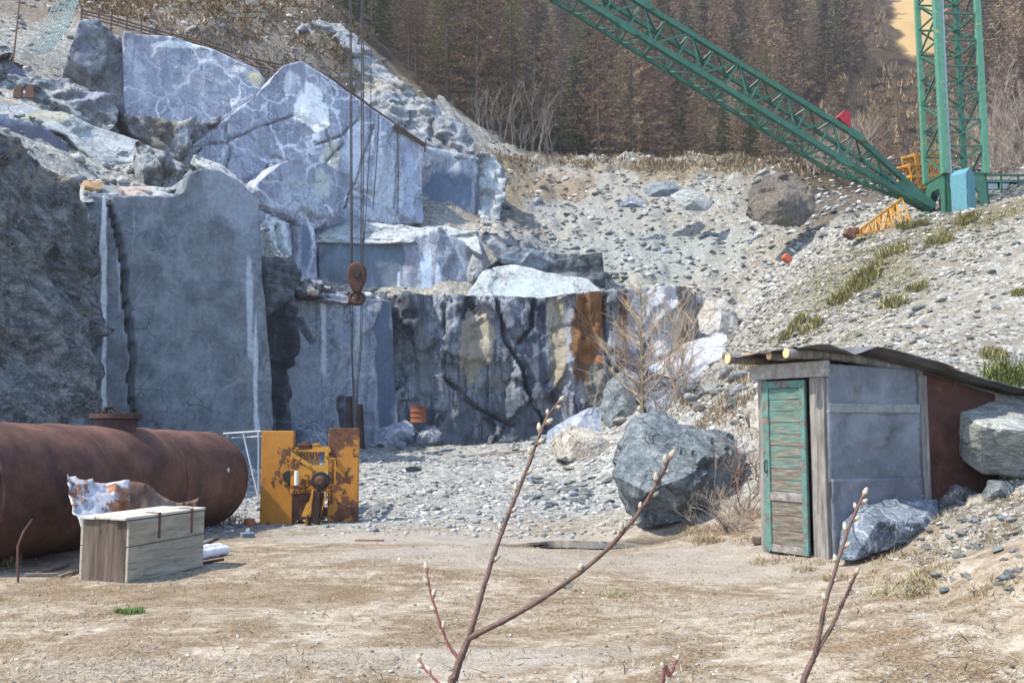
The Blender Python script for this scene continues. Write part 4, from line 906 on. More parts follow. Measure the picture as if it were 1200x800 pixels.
# low scrub on the open slope below the sandy gully and brush above the faces
scr = []
rs2 = np.random.RandomState(77)
for _ in range(900):
    y = rs2.uniform(84, 190); px = rs2.uniform(930, 1230); x = (px - 600) / F * y; z = hz(x, y); qx, qy = project(np.array([[x, y, z]]))
    if 1035 < qx[0] < 1100 and qy[0] < 78: continue
    m = 60; a = rs2.uniform(0, 6.28, m); r = rs2.uniform(0, 1.2, m); scr.append(np.stack([x + r * np.cos(a), y + r * np.sin(a), np.full(m, z + .1)], 1))
scr = np.concatenate(scr); me = blades('hillside_scrub', scr, rs2.uniform(.5, 2.1, len(scr)), rs2.uniform(.03, .06, len(scr)), .9, twig_mats[2], 12, .1); link('hillside_scrub', me)['kind'] = 'stuff'
cent = [P(rs2.uniform(60, 430), rs2.uniform(-40, 90), rs2.uniform(50, 66)) for _ in range(700)]
p = tufts(cent, 26, .7, 0, 0); me = blades('slope_grass', p, rs.uniform(.2, .7, len(p)), rs.uniform(.02, .05, len(p)), .7, straw_mat, 14); link('slope_grass', me)['kind'] = 'stuff'

# leafless bushes: one recursive twig builder
def bush_mesh(seed, H, spread, n_stems, mat_depth=3, lean=(0, 0), r0=.012, curl=.25, kids=4):
    rs = random.Random(seed); mb = MB(); tw = MB()
    def grow(p, d, L, r, lev):
        pts = [p]; rr = [r]; dd = Vector(d)
        nseg = 4 if lev < 2 else 3
        for i in range(nseg):
            dd = (dd + Vector((rs.gauss(0, curl), rs.gauss(0, curl), rs.gauss(0.03, curl * .6)))).normalized()
            pts.append(pts[-1] + dd * L / nseg); rr.append(r * (1 - .7 * (i + 1) / nseg))
        (mb if lev == 0 else tw).tube(pts, rr, 5 if lev == 0 else 3, cap=False)
        if lev < mat_depth:
            for k in range(kids + rs.randint(-1, 1)):
                i = rs.randint(1, nseg); q = pts[i]
                nd = (dd + Vector((rs.uniform(-1, 1), rs.uniform(-1, 1), rs.uniform(-.1, .7))) * .8).normalized()
                grow(q, nd, L * rs.uniform(.4, .65), r * .5, lev + 1)
    for s in range(n_stems):
        a = rs.uniform(0, 6.28); sp_ = rs.uniform(.2, 1) * spread
        grow(Vector((rs.gauss(0, .05 * H), rs.gauss(0, .05 * H), -.05)), Vector((math.cos(a) * sp_ + lean[0], math.sin(a) * sp_ + lean[1], 1)).normalized(), H * rs.uniform(.7, 1), r0 * rs.uniform(.7, 1.2), 0)
    return mb, tw
twigA = bark('straw_twigs', (.22, .16, .10), (.40, .32, .22)); twigR = bark('red_brown_twigs', (.14, .09, .07), (.29, .20, .15)); twigG = bark('grey_twigs', (.15, .12, .10), (.32, .27, .22))
def bush(px, py, hpx, seed, label, stems, spread, mat, name='leafless_shrub', group=None, lean=(0, 0), rpx=1.4, y0=5, kids=4, curl=.25, dep=3):
    c = hit(px, py, y0); s_ = c[1] / F; H = hpx * s_
    t = thing(name, label, 'shrub', c, 0, group); a, b = bush_mesh(seed, H, spread, stems, dep, lean, rpx * s_, curl, kids)
    a.build('stem', mat, t); b.build('twigs', mat, t); return t
# sapling with a straight stem in front of the back wall
c = hit(753, 492, 16); s_ = c[1] / F
t = thing('leafless_sapling', 'leafless sapling with a straight pale stem, in front of the stained wall', 'sapling', c)
H = 158 * s_; st = MB(); st.tube([(0, 0, -.1), (.0, 0, H * .5), (-.02, 0, H)], [2.2 * s_, 1.6 * s_, .5 * s_], 6); st.build('trunk', bark('olive_stem', (.17, .13, .08), (.33, .27, .17)), t)
tw = MB(); r_ = random.Random(3)
for k in range(46):
    z = H * r_.uniform(.04, .95); a = r_.uniform(0, 6.28); L = (H * .62) * (1 - z / H * .7) * r_.uniform(.5, 1); d = Vector((math.cos(a), math.sin(a), r_.uniform(.25, .9))).normalized()
    p0 = Vector((0, 0, z)); p1 = p0 + d * L * .5 + Vector((0, 0, -.03 * L)); p2 = p0 + d * L + Vector((0, 0, .15 * L)); tw.tube([p0, p1, p2], [.9 * s_, .6 * s_, .25 * s_], 4, cap=False)
    for j in range(7):
        q = p0.lerp(p2, r_.uniform(.25, 1)); dd = (d + Vector((r_.uniform(-1, 1), r_.uniform(-1, 1), r_.uniform(-.2, .9))) * .7).normalized(); l = L * r_.uniform(.15, .4)
        tw.tube([q, q + dd * l], [.4 * s_, .18 * s_], 3, cap=False)
tw.build('branches', twigA, t)
bush(800, 470, 130, 21, 'tangled straw-coloured shrub right of the straight sapling', 9, .5, twigA, y0=16, rpx=.8, kids=4)
bush(735, 480, 100, 22, 'reddish leafless shrub left of the straight sapling', 6, .5, twigR, y0=16, rpx=.7)
bush(775, 488, 90, 23, 'grey-brown twiggy shrub just above the great boulder', 9, .8, twigG, y0=16, rpx=.6, kids=4)
bush(872, 600, 90, 24, 'brown bramble sprawling right of the great boulder', 11, 1.5, twigR, name='bramble_bush', lean=(-.5, -.3), y0=9, rpx=.75, curl=.3, kids=3)
bush(890, 560, 90, 25, 'leafless bush against the shed\'s left corner', 7, .8, twigG, name='bramble_bush', lean=(-.3, 0), y0=9, rpx=.7, curl=.3, kids=3)
bush(850, 620, 55, 26, 'low bramble over the ditch below the great boulder', 14, 1.8, twigG, name='bramble_bush', lean=(-.3, -.5), y0=9, rpx=.8, curl=.4)
for i, (px, py, h) in enumerate([(575, 172, 60), (590, 175, 75), (604, 176, 70), (620, 178, 80), (632, 178, 62), (612, 176, 50), (560, 165, 45), (645, 180, 55)]):
    c = hit(px, py + 12, 55); c = np.array([(px - 600) / F * 74, 74.0, 0]); c[2] = hz(c[0], c[1]); s_ = 74 / F
    t = thing('birch_tree', 'thin pale leafless birch at the left edge of the forest', 'tree', c, 0, 'pale birches at the forest edge')
    a, b = bush_mesh(300 + i, h * s_ * .8, .12, 2, 2, (0, 0), 1.1 * s_, .1, 6); a.build('trunk', M['bark_pale'], t); b.build('twigs', M['bark_pale'], t)
for i, (px, py, Y, h) in enumerate([(1170, 190, 48, 90), (1195, 195, 46, 70), (1150, 185, 52, 60), (1215, 200, 44, 90), (1010, 205, 60, 60), (985, 205, 60, 50), (960, 195, 62, 40), (1175, 160, 60, 60), (1185, 205, 42, 50)]):
    x = (px - 600) / F * Y; s_ = Y / F
    t = thing('leafless_shrub', 'pale brown leafless bush behind the green crane', 'shrub', (x, Y, hz(x, Y)), 0, 'leafless bushes behind the crane')
    a, b = bush_mesh(400 + i, h * s_, .6, 7, 3, (0, 0), .9 * s_, .25, 5); a.build('stem', twigG, t); b.build('twigs', twigG, t)
# ------------------------------------------------------------------ man-made materials
def rust_mat(name='rusty_steel', a=(.045, .022, .016), b=(.105, .048, .032), c_=(.17, .085, .055), rough=.75):
    t = NT(name); n = t.noise(1.6, 8, .7); n2 = t.noise(9, 6, .75); s = t.noise(1, 5, .6, t.map(scale=(3, 3, .5)))
    c = t.ramp(n, [(.34, a), (.5, b), (.68, c_)]); c = t.mix(t.ramp(s, [(.5, 0.0), (.7, .5)]), c, (.04, .028, .024))
    c = t.mix(t.ramp(n2, [(.58, 0.0), (.75, .5)]), c, (.24, .125, .075)); st = t.attr('stain')
    return t.done(c, rough, t.bump(n2, .006), spec=.3)
def paint_mat(name, col, fade, rust=(.12, .05, .025), amount=.5, scale=3.0, rough=.55):
    t = NT(name); w = t.warp(None, 4, .2); n = t.noise(scale, 8, .68, w); n2 = t.noise(scale * 5, 5, .7)
    c = t.mix(t.ramp(n2, [(.35, 0.0), (.65, 1.0)]), col, fade)
    m = t.ramp(t.math('ADD', n, t.math('MULTIPLY', t.math('SUBTRACT', n2, .5), .25)), [(amount, 0.0), (amount + .015, 1.0)])
    rr = t.ramp(n2, [(.3, tuple(x * .35 for x in rust)), (.55, rust), (.75, tuple(min(1, x * 1.9) for x in rust))])
    return t.done(t.mix(m, c, rr), t.math('ADD', t.math('MULTIPLY', m, .3), rough), t.bump(t.math('MULTIPLY', m, -1), .004), spec=.4)
def plain(name, a, b, rough=.7, sc=6, metal=0, spec=.3, stretch=(1, 1, 1), bump=.003):
    t = NT(name); n = t.noise(sc, 6, .7, t.map(scale=stretch)); return t.done(t.ramp(n, [(.3, a), (.7, b)]), rough, t.bump(n, bump), metal, spec)
def wood_mat(name, a, b, c_, axis='X', scale=1.0, rot=(0, 0, 0)):
    t = NT(name); sc = {'X': (.8, 9, 9), 'Y': (9, .8, 9), 'Z': (9, 9, .8)}[axis]
    v = t.map(scale=tuple(q * scale for q in sc), rot=rot); v = t.warp(v, .5, .5)
    n = t.noise(1.2, 8, .7, v); n2 = t.noise(5, 6, .7, v); big = t.noise(1.5, 4, .6)
    c = t.ramp(n, [(.32, a), (.5, b), (.7, c_)]); c = t.mix(t.ramp(n2, [(.30, .8), (.44, 0.0)]), c, tuple(q * .35 for q in a))
    c = t.mix(t.ramp(big, [(.45, 0.0), (.7, .45)]), c, tuple(q * .6 for q in b))
    return t.done(c, .88, t.bump(t.math('ADD', n, n2), .012), spec=.15)
RUSTM = rust_mat(); RUSTR = rust_mat('red_brown_steel', (.03, .014, .010), (.066, .026, .018), (.11, .05, .032), .75)
YEL = paint_mat('yellow_crane_paint', (.42, .17, .010), (.48, .23, .025), amount=.53, scale=3.0)
YELC = paint_mat('yellow_jib_paint', (.42, .19, .016), (.50, .25, .035), amount=.60, scale=5.0)
GRN = paint_mat('green_crane_paint', (.020, .082, .052), (.036, .125, .08), rust=(.10, .075, .045), amount=.63, scale=1.2)
GRNL = paint_mat('sunlit_green_paint', (.05, .16, .105), (.09, .22, .145), rust=(.25, .28, .10), amount=.62, scale=1.5)  # lighter copy of the crane green, sunlight painted onto the outer mast chords
BLUP = paint_mat('blue_cabinet_paint', (.055, .165, .20), (.09, .235, .27), rust=(.14, .10, .07), amount=.62, scale=2.5)
BLUD = plain('dull_teal_paint', (.035, .13, .15), (.06, .19, .21), .5, 1.5)
CABLE = plain('steel_cable', (.018, .018, .02), (.04, .04, .045), .6, 9)
DARK = plain('dark_grease', (.012, .011, .010), (.035, .028, .022), .7, 12)
WOODW = wood_mat('weathered_pale_wood', (.20, .175, .13), (.36, .32, .245), (.47, .43, .34), 'Y', 1.0)
WOODE = wood_mat('dark_end_grain', (.05, .035, .026), (.105, .08, .062), (.19, .15, .12), 'Z', .45)
WOODG = wood_mat('grey_board', (.09, .08, .07), (.20, .185, .165), (.34, .32, .29), 'Z', 1.0)
WOODH = wood_mat('grey_lintel_board', (.10, .09, .08), (.22, .20, .18), (.36, .34, .31), 'X', 1.0)

# ------------------------------------------------------------------ the rusty tank
R0 = .86
A_ = Vector((-6.42, 10.3, hz(-6.42, 10.3) + R0 - .02)); B_ = Vector((-5.60, 16.75, hz(-5.6, 16.4) + R0 - .05))
ax = (B_ - A_); Lt = ax.length; ax.normalize()
tank = thing('rusty_tank', 'long rust-brown cylindrical tank lying on the ground at the left', 'tank', (A_.x, A_.y, A_.z - R0))
tank.rotation_euler = (math.asin(ax.z), 0, math.atan2(-ax.x, ax.y))
prof = []
for t_ in np.linspace(0, 1, 60): 
    prof.append((R0 + (.012 if min(abs(t_ * Lt - q) for q in (.04, 2.0, 4.0)) < .035 else 0) - .004 * math.sin(t_ * 9), t_ * Lt))
head = [(R0 * math.cos(a) ** .8, Lt + .42 * math.sin(a)) for a in np.linspace(.08, 1.55, 10)]
heada = [(R0 * math.cos(a) ** .8, -.30 * math.sin(a)) for a in np.linspace(1.55, .08, 10)]
shl = MB().lathe(prof, 72, (0, 0, R0), 'Y').build('shell', RUSTM, tank, smooth=True)
cv = np.empty(len(shl.data.vertices) * 3); shl.data.vertices.foreach_get('co', cv); cv = cv.reshape(-1, 3); rd = cv - np.array([0, 0, R0]); rd[:, 1] = 0; rd /= np.linalg.norm(rd, axis=1)[:, None] + 1e-9
cv = cv - rd * (np.maximum(fbm(cv, 1.1, 3, 91) - .12, 0) * .10 + np.abs(fbm(cv, 3, 2, 92)) * .006)[:, None]; shl.data.vertices.foreach_set('co', cv.ravel()); shl.data.update()
for q in (2.15, 4.3): MB().tube([((R0 - .006) * math.sin(a), q, R0 + (R0 - .006) * math.cos(a)) for a in np.linspace(0, 6.28, 72)], .016, 6, False).build('weld_seam', RUSTM, tank, smooth=True)
MB().lathe(head, 72, (0, 0, R0), 'Y').build('tank_head', RUSTM, tank, smooth=True)
MB().lathe(heada, 72, (0, 0, R0), 'Y').build('tank_head', rust_mat('dark_rust', (.03, .016, .016), (.07, .034, .03), (.12, .06, .045)), tank, smooth=True)
mb = MB(); mb.tube([(R0 * math.sin(a) * 1.004, -.015, R0 + R0 * 1.004 * math.cos(a)) for a in np.linspace(0, 6.28, 60)], .022, 6, False); mb.build('rim_weld', RUSTM, tank, smooth=True)
ym = 3.55
mh = MB().lathe([(.30, -.1), (.30, .12), (.37, .12), (.37, .15), (.36, .15), (.36, .185), (.1, .19)], 32, (0.02, ym, 2 * R0)).build('manhole', rust_mat('manhole_rust', (.02, .014, .013), (.05, .028, .022), (.10, .05, .035)), tank, smooth=True)
mb = MB()
for k in range(20): a = k * 6.283 / 20; mb.lathe([(.022, .11), (.022, .215), (.01, .22)], 6, (.02 + .335 * math.cos(a), ym + .335 * math.sin(a), 2 * R0))
mb.tube([(-.1, ym - .05, 2 * R0 + .18), (-.12, ym - .05, 2 * R0 + .27), (-.04, ym, 2 * R0 + .30), (.06, ym, 2 * R0 + .22)], [.03, .04, .035, .02], 8)
mb.build('bolts', DARK, mh)
MB().lathe([(.045, 0), (.03, .012), (.005, .014)], 12, (0, 0, 0), 'X').build('white_spot', plain('white_paint_spot', (.4, .4, .42), (.5, .5, .52)), tank, loc=(R0 * .975, Lt - .75, R0 + .18))

# ------------------------------------------------------------------ wooden crate
cr = thing('wooden_crate', 'pale weathered wooden crate with dark end boards, in front of the tank', 'crate', P(146, 678, 9.75)); cr.location.z = hz(cr.location.x, cr.location.y) - .01
cr.rotation_euler = (0, 0, math.radians(-17.5)); CW, CL, CH = .55, 1.27, .70   # x: leftwards end, y: length
mb = MB()
for k, (z0, z1) in enumerate([(.0, .37), (.378, .64)]):
    mb.box((.018, CL / 2, (z0 + z1) / 2), (.036, CL, z1 - z0)); mb.box((-CW - .018, CL / 2, (z0 + z1) / 2), (.036, CL, z1 - z0))
mb.build('side_boards', WOODW, cr, bevel=.005)
mb = MB()
mb.box((-CW / 2, .022, .335), (CW, .044, .67)); mb.build('end_board', WOODE, cr, bevel=.006); MB().box((-CW / 2, CL - .022, .335), (CW, .044, .67)).build('end_board', WOODE, cr, bevel=.006)
mb = MB()
for k in range(3): mb.box((-CW / 2 + (k - 1) * .205, CL / 2 + [.0, .012, -.01][k], .665 + [0, .004, .001][k]), (.198, CL + .07, .03))
lid = mb.build('lid', wood_mat('pale_lid_wood', (.32, .30, .24), (.50, .47, .39), (.62, .59, .51), 'Y'), cr, bevel=.005)
mb = MB()
for y in (.47, 1.03): mb.box((.040, y, .545), (.006, .035, .26)); mb.box((-.05, y, .689), (.18, .03, .006)); mb.box((.038, y, .672), (.012, .035, .04))
mb.build('rusty_strap', RUSTM, cr)

# crumpled sheet leaning on the tank
def sheet_mesh(name, poly_fn, nu, nv, thick, mat, amp, sc, seed, smooth=False):
    u, v = np.meshgrid(np.linspace(0, 1, nu), np.linspace(0, 1, nv)); u = u.ravel(); v = v.ravel(); p = np.array([poly_fn(a, b) for a, b in zip(u, v)])
    e1 = p[1] - p[0]; e2 = p[nu] - p[0]; n = np.cross(e1, e2); n /= np.linalg.norm(n)
    p = p + n * ((facets(p, sc, seed, .8) * amp + fbm(p, sc * 1.5, 3, seed) * amp))[:, None]
    i = (np.arange(nv - 1)[:, None] * nu + np.arange(nu - 1)[None]).ravel(); q = np.stack([i, i + 1, i + nu + 1, i + nu], 1); N = len(p)
    rim = []
    b = [k for k in range(nu)] + [k * nu + nu - 1 for k in range(1, nv)] + [(nv - 1) * nu + k for k in range(nu - 2, -1, -1)] + [k * nu for k in range(nv - 2, 0, -1)]
    for a, c in zip(b, b[1:] + b[:1]): rim.append((c, a, a + N, c + N))
    return mesh_np(name, np.concatenate([p, p - n * thick]), [q, q[:, ::-1] + N, np.array(rim)], mat, smooth)
t = NT('crumpled_zinc_sheet'); n = t.noise(2.4, 6, .7, t.warp(None, 2, .3)); n2 = t.noise(8, 5, .7)
c = t.ramp(n2, [(.3, (.30, .31, .33)), (.7, (.55, .56, .58))]); c = t.mix(t.ramp(n, [(.52, 0.0), (.56, 1.0)]), c, t.ramp(n2, [(.3, (.12, .05, .03)), (.7, (.34, .15, .07))]))
ZINC = t.done(c, .5, t.bump(n2, .004), .25, .5)
Q = [V(78, 562, 10.9), V(135, 560, 11.3), V(152, 640, 10.6), V(92, 626, 10.2)]
Q = [V(76, 560, 11.0), V(152, 562, 11.6), V(152, 650, 11.2), V(98, 640, 10.5)]
me = sheet_mesh('sheet', lambda a, b: (Q[0] * (1 - a) + Q[1] * a) * (1 - b) + (Q[3] * (1 - a) + Q[2] * a) * b, 22, 22, .004, ZINC, .045, 4.0, 5)
tag(link('metal_sheet', me), 'crumpled grey metal sheet with orange rust, leaning between crate and tank', 'metal sheet')
Q2 = [V(142, 566, 12.0), V(232, 588, 12.6), V(232, 625, 12.4), V(150, 640, 11.8)]
me = sheet_mesh('sheet', lambda a, b: (Q2[0] * (1 - a) + Q2[1] * a) * (1 - b) + (Q2[3] * (1 - a) + Q2[2] * a) * b + Vector((0, 0, .07 * math.sin(a * 7))), 26, 12, .004, rust_mat('brown_sheet', (.05, .03, .02), (.14, .085, .06), (.26, .2, .16)), .035, 4.0, 6)
tag(link('metal_sheet', me), 'bent brown rusty sheet behind the crate', 'metal sheet')

# white rolls, planks and scrap by the tank
RAILM = plain('grey_white_tube', (.28, .29, .30), (.4, .41, .42))
WHITE = plain('white_plastic', (.50, .53, .60), (.68, .70, .76), .5, 5)
for (a, b, r, lab) in [((232, 637, 11.6), (264, 632, 12.1), .065, 'white crumpled roll lying nearest the right end of the crate'), ((228, 628, 12.0), (258, 622, 12.5), .06, 'white roll lying behind the other white roll by the crate')]:
    p, q = V(*a), V(*b); p.z = hz(p.x, p.y) + r; q.z = hz(q.x, q.y) + r
    m = MB(); m.tube([p.lerp(q, k / 8) + Vector((0, 0, .008 * math.sin(k * 2.2))) for k in range(9)], [r * (1 + .08 * math.sin(k * 1.7)) for k in range(9)], 14); m.tube([p.lerp(q, -.04), p.lerp(q, 1.03)], r * .55, 10)
    tag(m.build('plastic_roll', WHITE, smooth=True), lab, 'roll')
PL = wood_mat('old_plank', (.10, .08, .06), (.22, .185, .15), (.36, .31, .26), 'X')
for name, a, b, w, h, m_, lab in [('plank', (228, 621, 12.9), (254, 613, 14.2), .09, .03, PL, 'grey plank end poking out behind the crate under the tank'), ('iron_bar', (226, 648, 11.0), (262, 645, 11.4), .04, .03, RUSTR, 'short red-brown bar in front of the white rolls'),
                                ('plank', (45, 655, 10.3), (80, 640, 11.0), .05, .03, PL, 'broken stick in the shade left of the crate'), ('plank', (70, 663, 10.1), (95, 648, 10.6), .04, .03, PL, 'second broken stick touching the left of the crate'), ('plank', (30, 659, 10.2), (70, 656, 10.3), .035, .03, PL, 'flat broken lath in the shade below the tank'),
                                ('iron_bar', (417, 610, 14.0), (450, 611, 13.8), .03, .02, RUSTM, 'thin bar on the ground right of the yellow machine'), ('plank', (520, 524, 35), (620, 525, 34), .14, .08, PL, 'long pole on the ground along the foot of the back wall')]:
    p, q = V(*a), V(*b); 
    for v_ in (p, q): v_.z = hz(v_.x, v_.y) + h * .6 + .01
    mm = MB().bar(p, q, w, h).build(name, m_, bevel=.003); tag(mm, lab, 'bar' if name == 'iron_bar' else 'plank')
pp = [V(22, 662, 9.8), V(21, 640, 9.9), V(28, 622, 10.1), V(38, 608, 10.2)]; pp[0].z = hz(pp[0].x, pp[0].y)
tag(MB().tube(pp, [.012, .014, .012, .008], 6).build('bent_rod', RUSTR, smooth=True), 'curved rusty rod standing against the near end of the tank', 'rod')
c = hit(290, 630, 8); me = bank[0]
tag(MB().box((c[0], c[1], c[2] + .04), (.20, .14, .08), Matrix.Rotation(.5, 3, 'Z')).add([(c[0] - .04, c[1], c[2] + .08), (c[0] + .04, c[1] - .02, c[2] + .08), (c[0] + .03, c[1] + .05, c[2] + .16), (c[0] - .05, c[1] + .04, c[2] + .14)], [(0, 1, 2, 3), (3, 2, 1, 0)]).build('scrap_tray', plain('blue_grey_scrap', (.10, .13, .16), (.2, .24, .28)), bevel=.01), 'small blue-grey scrap tray on the ground left of the yellow machine', 'scrap')
c = hit(292, 616, 8); tag(MB().lathe([(.09, 0), (.1, .06), (.09, .13), (.02, .14)], 12, tuple(c)).build('orange_can', plain('orange_can', (.30, .09, .04), (.42, .15, .07)), smooth=True), 'orange can on the ground by the far end of the tank', 'can')
# white tubular railing behind the tank
rl = thing('tubular_railing', 'thin white tubular railing behind the far end of the tank', 'railing', V(290, 560, 20.5))
g = V(290, 560, 20.5); g.z = hz(g.x, g.y); rl.location = g
def RL(px, py, Y): return V(px, py, Y) - g
MB().tube([RL(262, 508, 20.6), RL(306, 505, 20)], .022, 8).tube([RL(272, 513, 20.6), RL(306, 511, 20)], .018, 8).build('rail', RAILM, rl)
for a, b in (((285, 508, 20.3), (303, 585, 20)), ((303, 506, 20), (303, 588, 20)), ((266, 508, 20.6), (270, 580, 20.6))): 
    MB().tube([RL(*a), RL(*b)], .018, 8).build('post', RAILM, rl)

# ------------------------------------------------------------------ yellow crane carriage
YM = 17.2; s16 = YM / F; zg = hz(-3.8, YM)
ym_ = thing('crane_carriage', 'rusty yellow crane carriage with two upright plates, right of the tank', 'crane carriage', (P(362, 612, YM)[0], YM, zg))
ym_.rotation_euler = (0, 0, math.radians(3)); sZ = (1.6 - zg) / ((612 - 500) * s16) ; 
def L(px, py, dy=0): return Vector(((px - 362) * s16, dy, (612 - py) * s16))
def plate(x0, x1, y0, y1, dy, mat, th=.05):
    a = L(x0, y0, dy); b = L(x1, y1, dy); m = MB(); c = (a + b) / 2
    m.box(c, (abs(b.x - a.x), th, abs(a.z - b.z)))
    for xx in (a.x + .018, b.x - .018): m.box((xx, dy + .10, c.z), (.03, .16, abs(a.z - b.z) - .01))
    return m.build('upright_plate', mat, ym_, bevel=.008)
plate(306, 342.5, 505, 617, 0, paint_mat('yellow_plate_paint', (.36, .14, .010), (.42, .18, .02), amount=.56, scale=1.6)); plate(382, 417, 502, 610, .12, paint_mat('yellow_paint_peeled', (.36, .14, .010), (.42, .18, .02), amount=.475, scale=1.5))
# jib stub running back between the plates
m = MB(); xs = (L(343, 0).x, L(383, 0).x); zt, zb_ = L(0, 528).z, L(0, 575).z
for x in xs:
    for z in (zt, zb_): m.bar((x, .0, z), (x, 3.0, z + .05), .07)
m.build('chord', YELC, ym_)
m = MB()
for k in range(8):
    y = .1 + k * .38; m.bar((xs[0], y, zt), (xs[1], y, zt), .045); m.bar((xs[0], y, zt), (xs[1], y + .38, zt), .035); m.bar((xs[0], y, zt), (xs[0], y + .38, zb_), .035); m.bar((xs[1], y, zt), (xs[1], y + .38, zb_), .035); m.bar((xs[0], y, zb_), (xs[1], y, zb_), .04)
m.build('lacing', YELC, ym_)
m = MB(); pl_ = [(L(341, 0).x, L(0, 534).z), (L(372, 0).x, L(0, 552).z), (L(384, 0).x, L(0, 552).z), (L(384, 0).x, L(0, 527).z), (L(380, 0).x, L(0, 527).z), (L(379, 0).x, L(0, 545).z), (L(366, 0).x, L(0, 545).z), (L(341, 0).x, L(0, 529).z)]
m.prism(pl_, -.12, -.07).build('front_bracket', YELC, ym_)
m = MB(); m.prism([(L(341, 0).x, L(0, 534).z), (L(367, 0).x, L(0, 552).z), (L(364, 0).x, L(0, 566).z), (L(352, 0).x, L(0, 577).z), (L(341, 0).x, L(0, 578).z)], -.10, .3).build('side_box', YEL, ym_, bevel=.01)
m = MB(); m.box(L(350, 524, .5), (.26, .25, .12)); m.box(L(352, 521, .5), (.12, .2, .1)); m.build('motor', RUSTR, ym_, bevel=.02)
wc = L(376, 562, -.18); wh = MB().lathe([(.02, -.07), (.15, -.07), (.165, -.05), (.165, -.03), (.145, -.01), (.165, .01), (.165, .05), (.15, .07), (.02, .07)], 32, tuple(wc), 'Y').build('pulley', DARK, ym_, smooth=True)
MB().lathe([(.01, -.12), (.055, -.12), (.06, -.10), (.09, -.085), (.10, -.075), (.02, -.06)], 24, tuple(wc), 'Y').build('hub', RUSTM, wh, smooth=True)
for sx in (-1, 1):
    MB().prism([(L(376 + sx * 7, 0).x, L(0, 572).z), (L(376 + sx * 9, 0).x, L(0, 572).z), (L(373 + sx * 8 - 3, 0).x, L(0, 600).z), (L(370 + sx * 8 - 3, 0).x, L(0, 612).z), (L(373 + sx * 5 - 3, 0).x, L(0, 612).z)], -.24, -.14).build('yoke_arm', YEL, ym_)
MB().box(L(360, 592, .03), (.60, .03, .50)).build('front_web', RUSTM, ym_)
MB().box(L(371, 590, -.14), (.16, .10, .55)).build('yoke_web', RUSTM, ym_, bevel=.01)
MB().prism([(L(356, 0).x, L(0, 602).z), (L(361, 0).x, L(0, 588).z), (L(367, 0).x, L(0, 582).z), (L(367, 0).x, L(0, 602).z)], -.26, -.12).build('cheek_plate', YELC, ym_)
for px in (364, 374): MB().tube([L(px, 600, -.2), L(px, 622, -.2)], [.05, .045], 12).build('foot', DARK, ym_, smooth=True)
MB().tube([L(348.5, 567, -.16), L(348.5, 551, -.16)], .04, 12).build('tube_lamp', plain('pale_tube', (.6, .58, .5), (.75, .72, .65), .4), ym_, smooth=True)
MB().tube([L(382, 537, -.1), L(391, 537, -.1), L(392, 540, -.1), L(392, 566, -.1), L(384, 568, -.1)], .012, 6).tube([L(386, 548, -.1), L(386, 537, -.1)], .01, 6).build('hand_rail', YELC, ym_, smooth=True)
MB().box(L(366, 600, .35), (1.0, .5, .14)).box(L(350, 596, .25), (.5, .2, .35)).build('base_frame', RUSTM, ym_, bevel=.02)
MB().lathe([(.03, -.02), (.11, -.02), (.12, .0), (.03, .02)], 20, tuple(L(339, 558, -.06)), 'Y').bar(L(334, 568, -.05), L(343, 566, -.05), .04).build('latch', DARK, ym_)

# ------------------------------------------------------------------ derrick crane: mast, boom, cables
YC = 31.5
mf = P(1112, 243, YC); mz = min(hz(mf[0], mf[1]), mf[2])
crane = thing('derrick_crane', 'tall green lattice derrick crane with its boom slanting over the quarry', 'crane', (mf[0], mf[1], mz))
og = Vector((mf[0], mf[1], mz))
def lattice(A, B, ux, uy, wa, wb, bays, mat_ch, mat_ln, chord=.12, lace=.05, taper0=None, taper1=None, parent=None, thick=(1, 1, 1, 1), pale=None):
    """box truss from A to B; ux, uy the section axes; taper0/1 = fraction of the length over which it narrows"""
    A, B = Vector(A), Vector(B); ux, uy = Vector(ux).normalized(), Vector(uy).normalized()
    def sec(t):
        k = 1.0
        if taper0 and t < taper0: k = .12 + .88 * t / taper0
        if taper1 and t > 1 - taper1: k = .12 + .88 * (1 - t) / taper1
        c = A.lerp(B, t); return [c + ux * sx * wa / 2 * k + uy * sy * wb / 2 * k for sx, sy in ((-1, -1), (1, -1), (1, 1), (-1, 1))]
    ts = [i / bays for i in range(bays + 1)]
    S = [sec(t) for t in ts]; out = []
    for j in range(4):
        m = MB()
        kp = [0] + ([max(1, round(taper0 * bays))] if taper0 else []) + ([bays - round(taper1 * bays)] if taper1 else []) + [bays]
        for a, b in zip(kp[:-1], kp[1:]): m.bar(S[a][j] - (S[b][j] - S[a][j]).normalized() * .03, S[b][j], chord * thick[j], chord * thick[j], tuple(uy))
        out.append(m.build('chord', mat_ch[j] if isinstance(mat_ch, list) else mat_ch, parent))
    for j in range(4):
        k = (j + 1) % 4; m = MB()
        for i in range(bays + 1):
            m.bar(S[i][j], S[i][k], lace)
            if i < bays:
                if i % 2: m.bar(S[i][j], S[i + 1][k], lace)
                else: m.bar(S[i][k], S[i + 1][j], lace) if j % 2 else m.bar(S[i][j], S[i + 1][k], lace)
        out.append(m.build('lacing', mat_ln, parent))
    return S
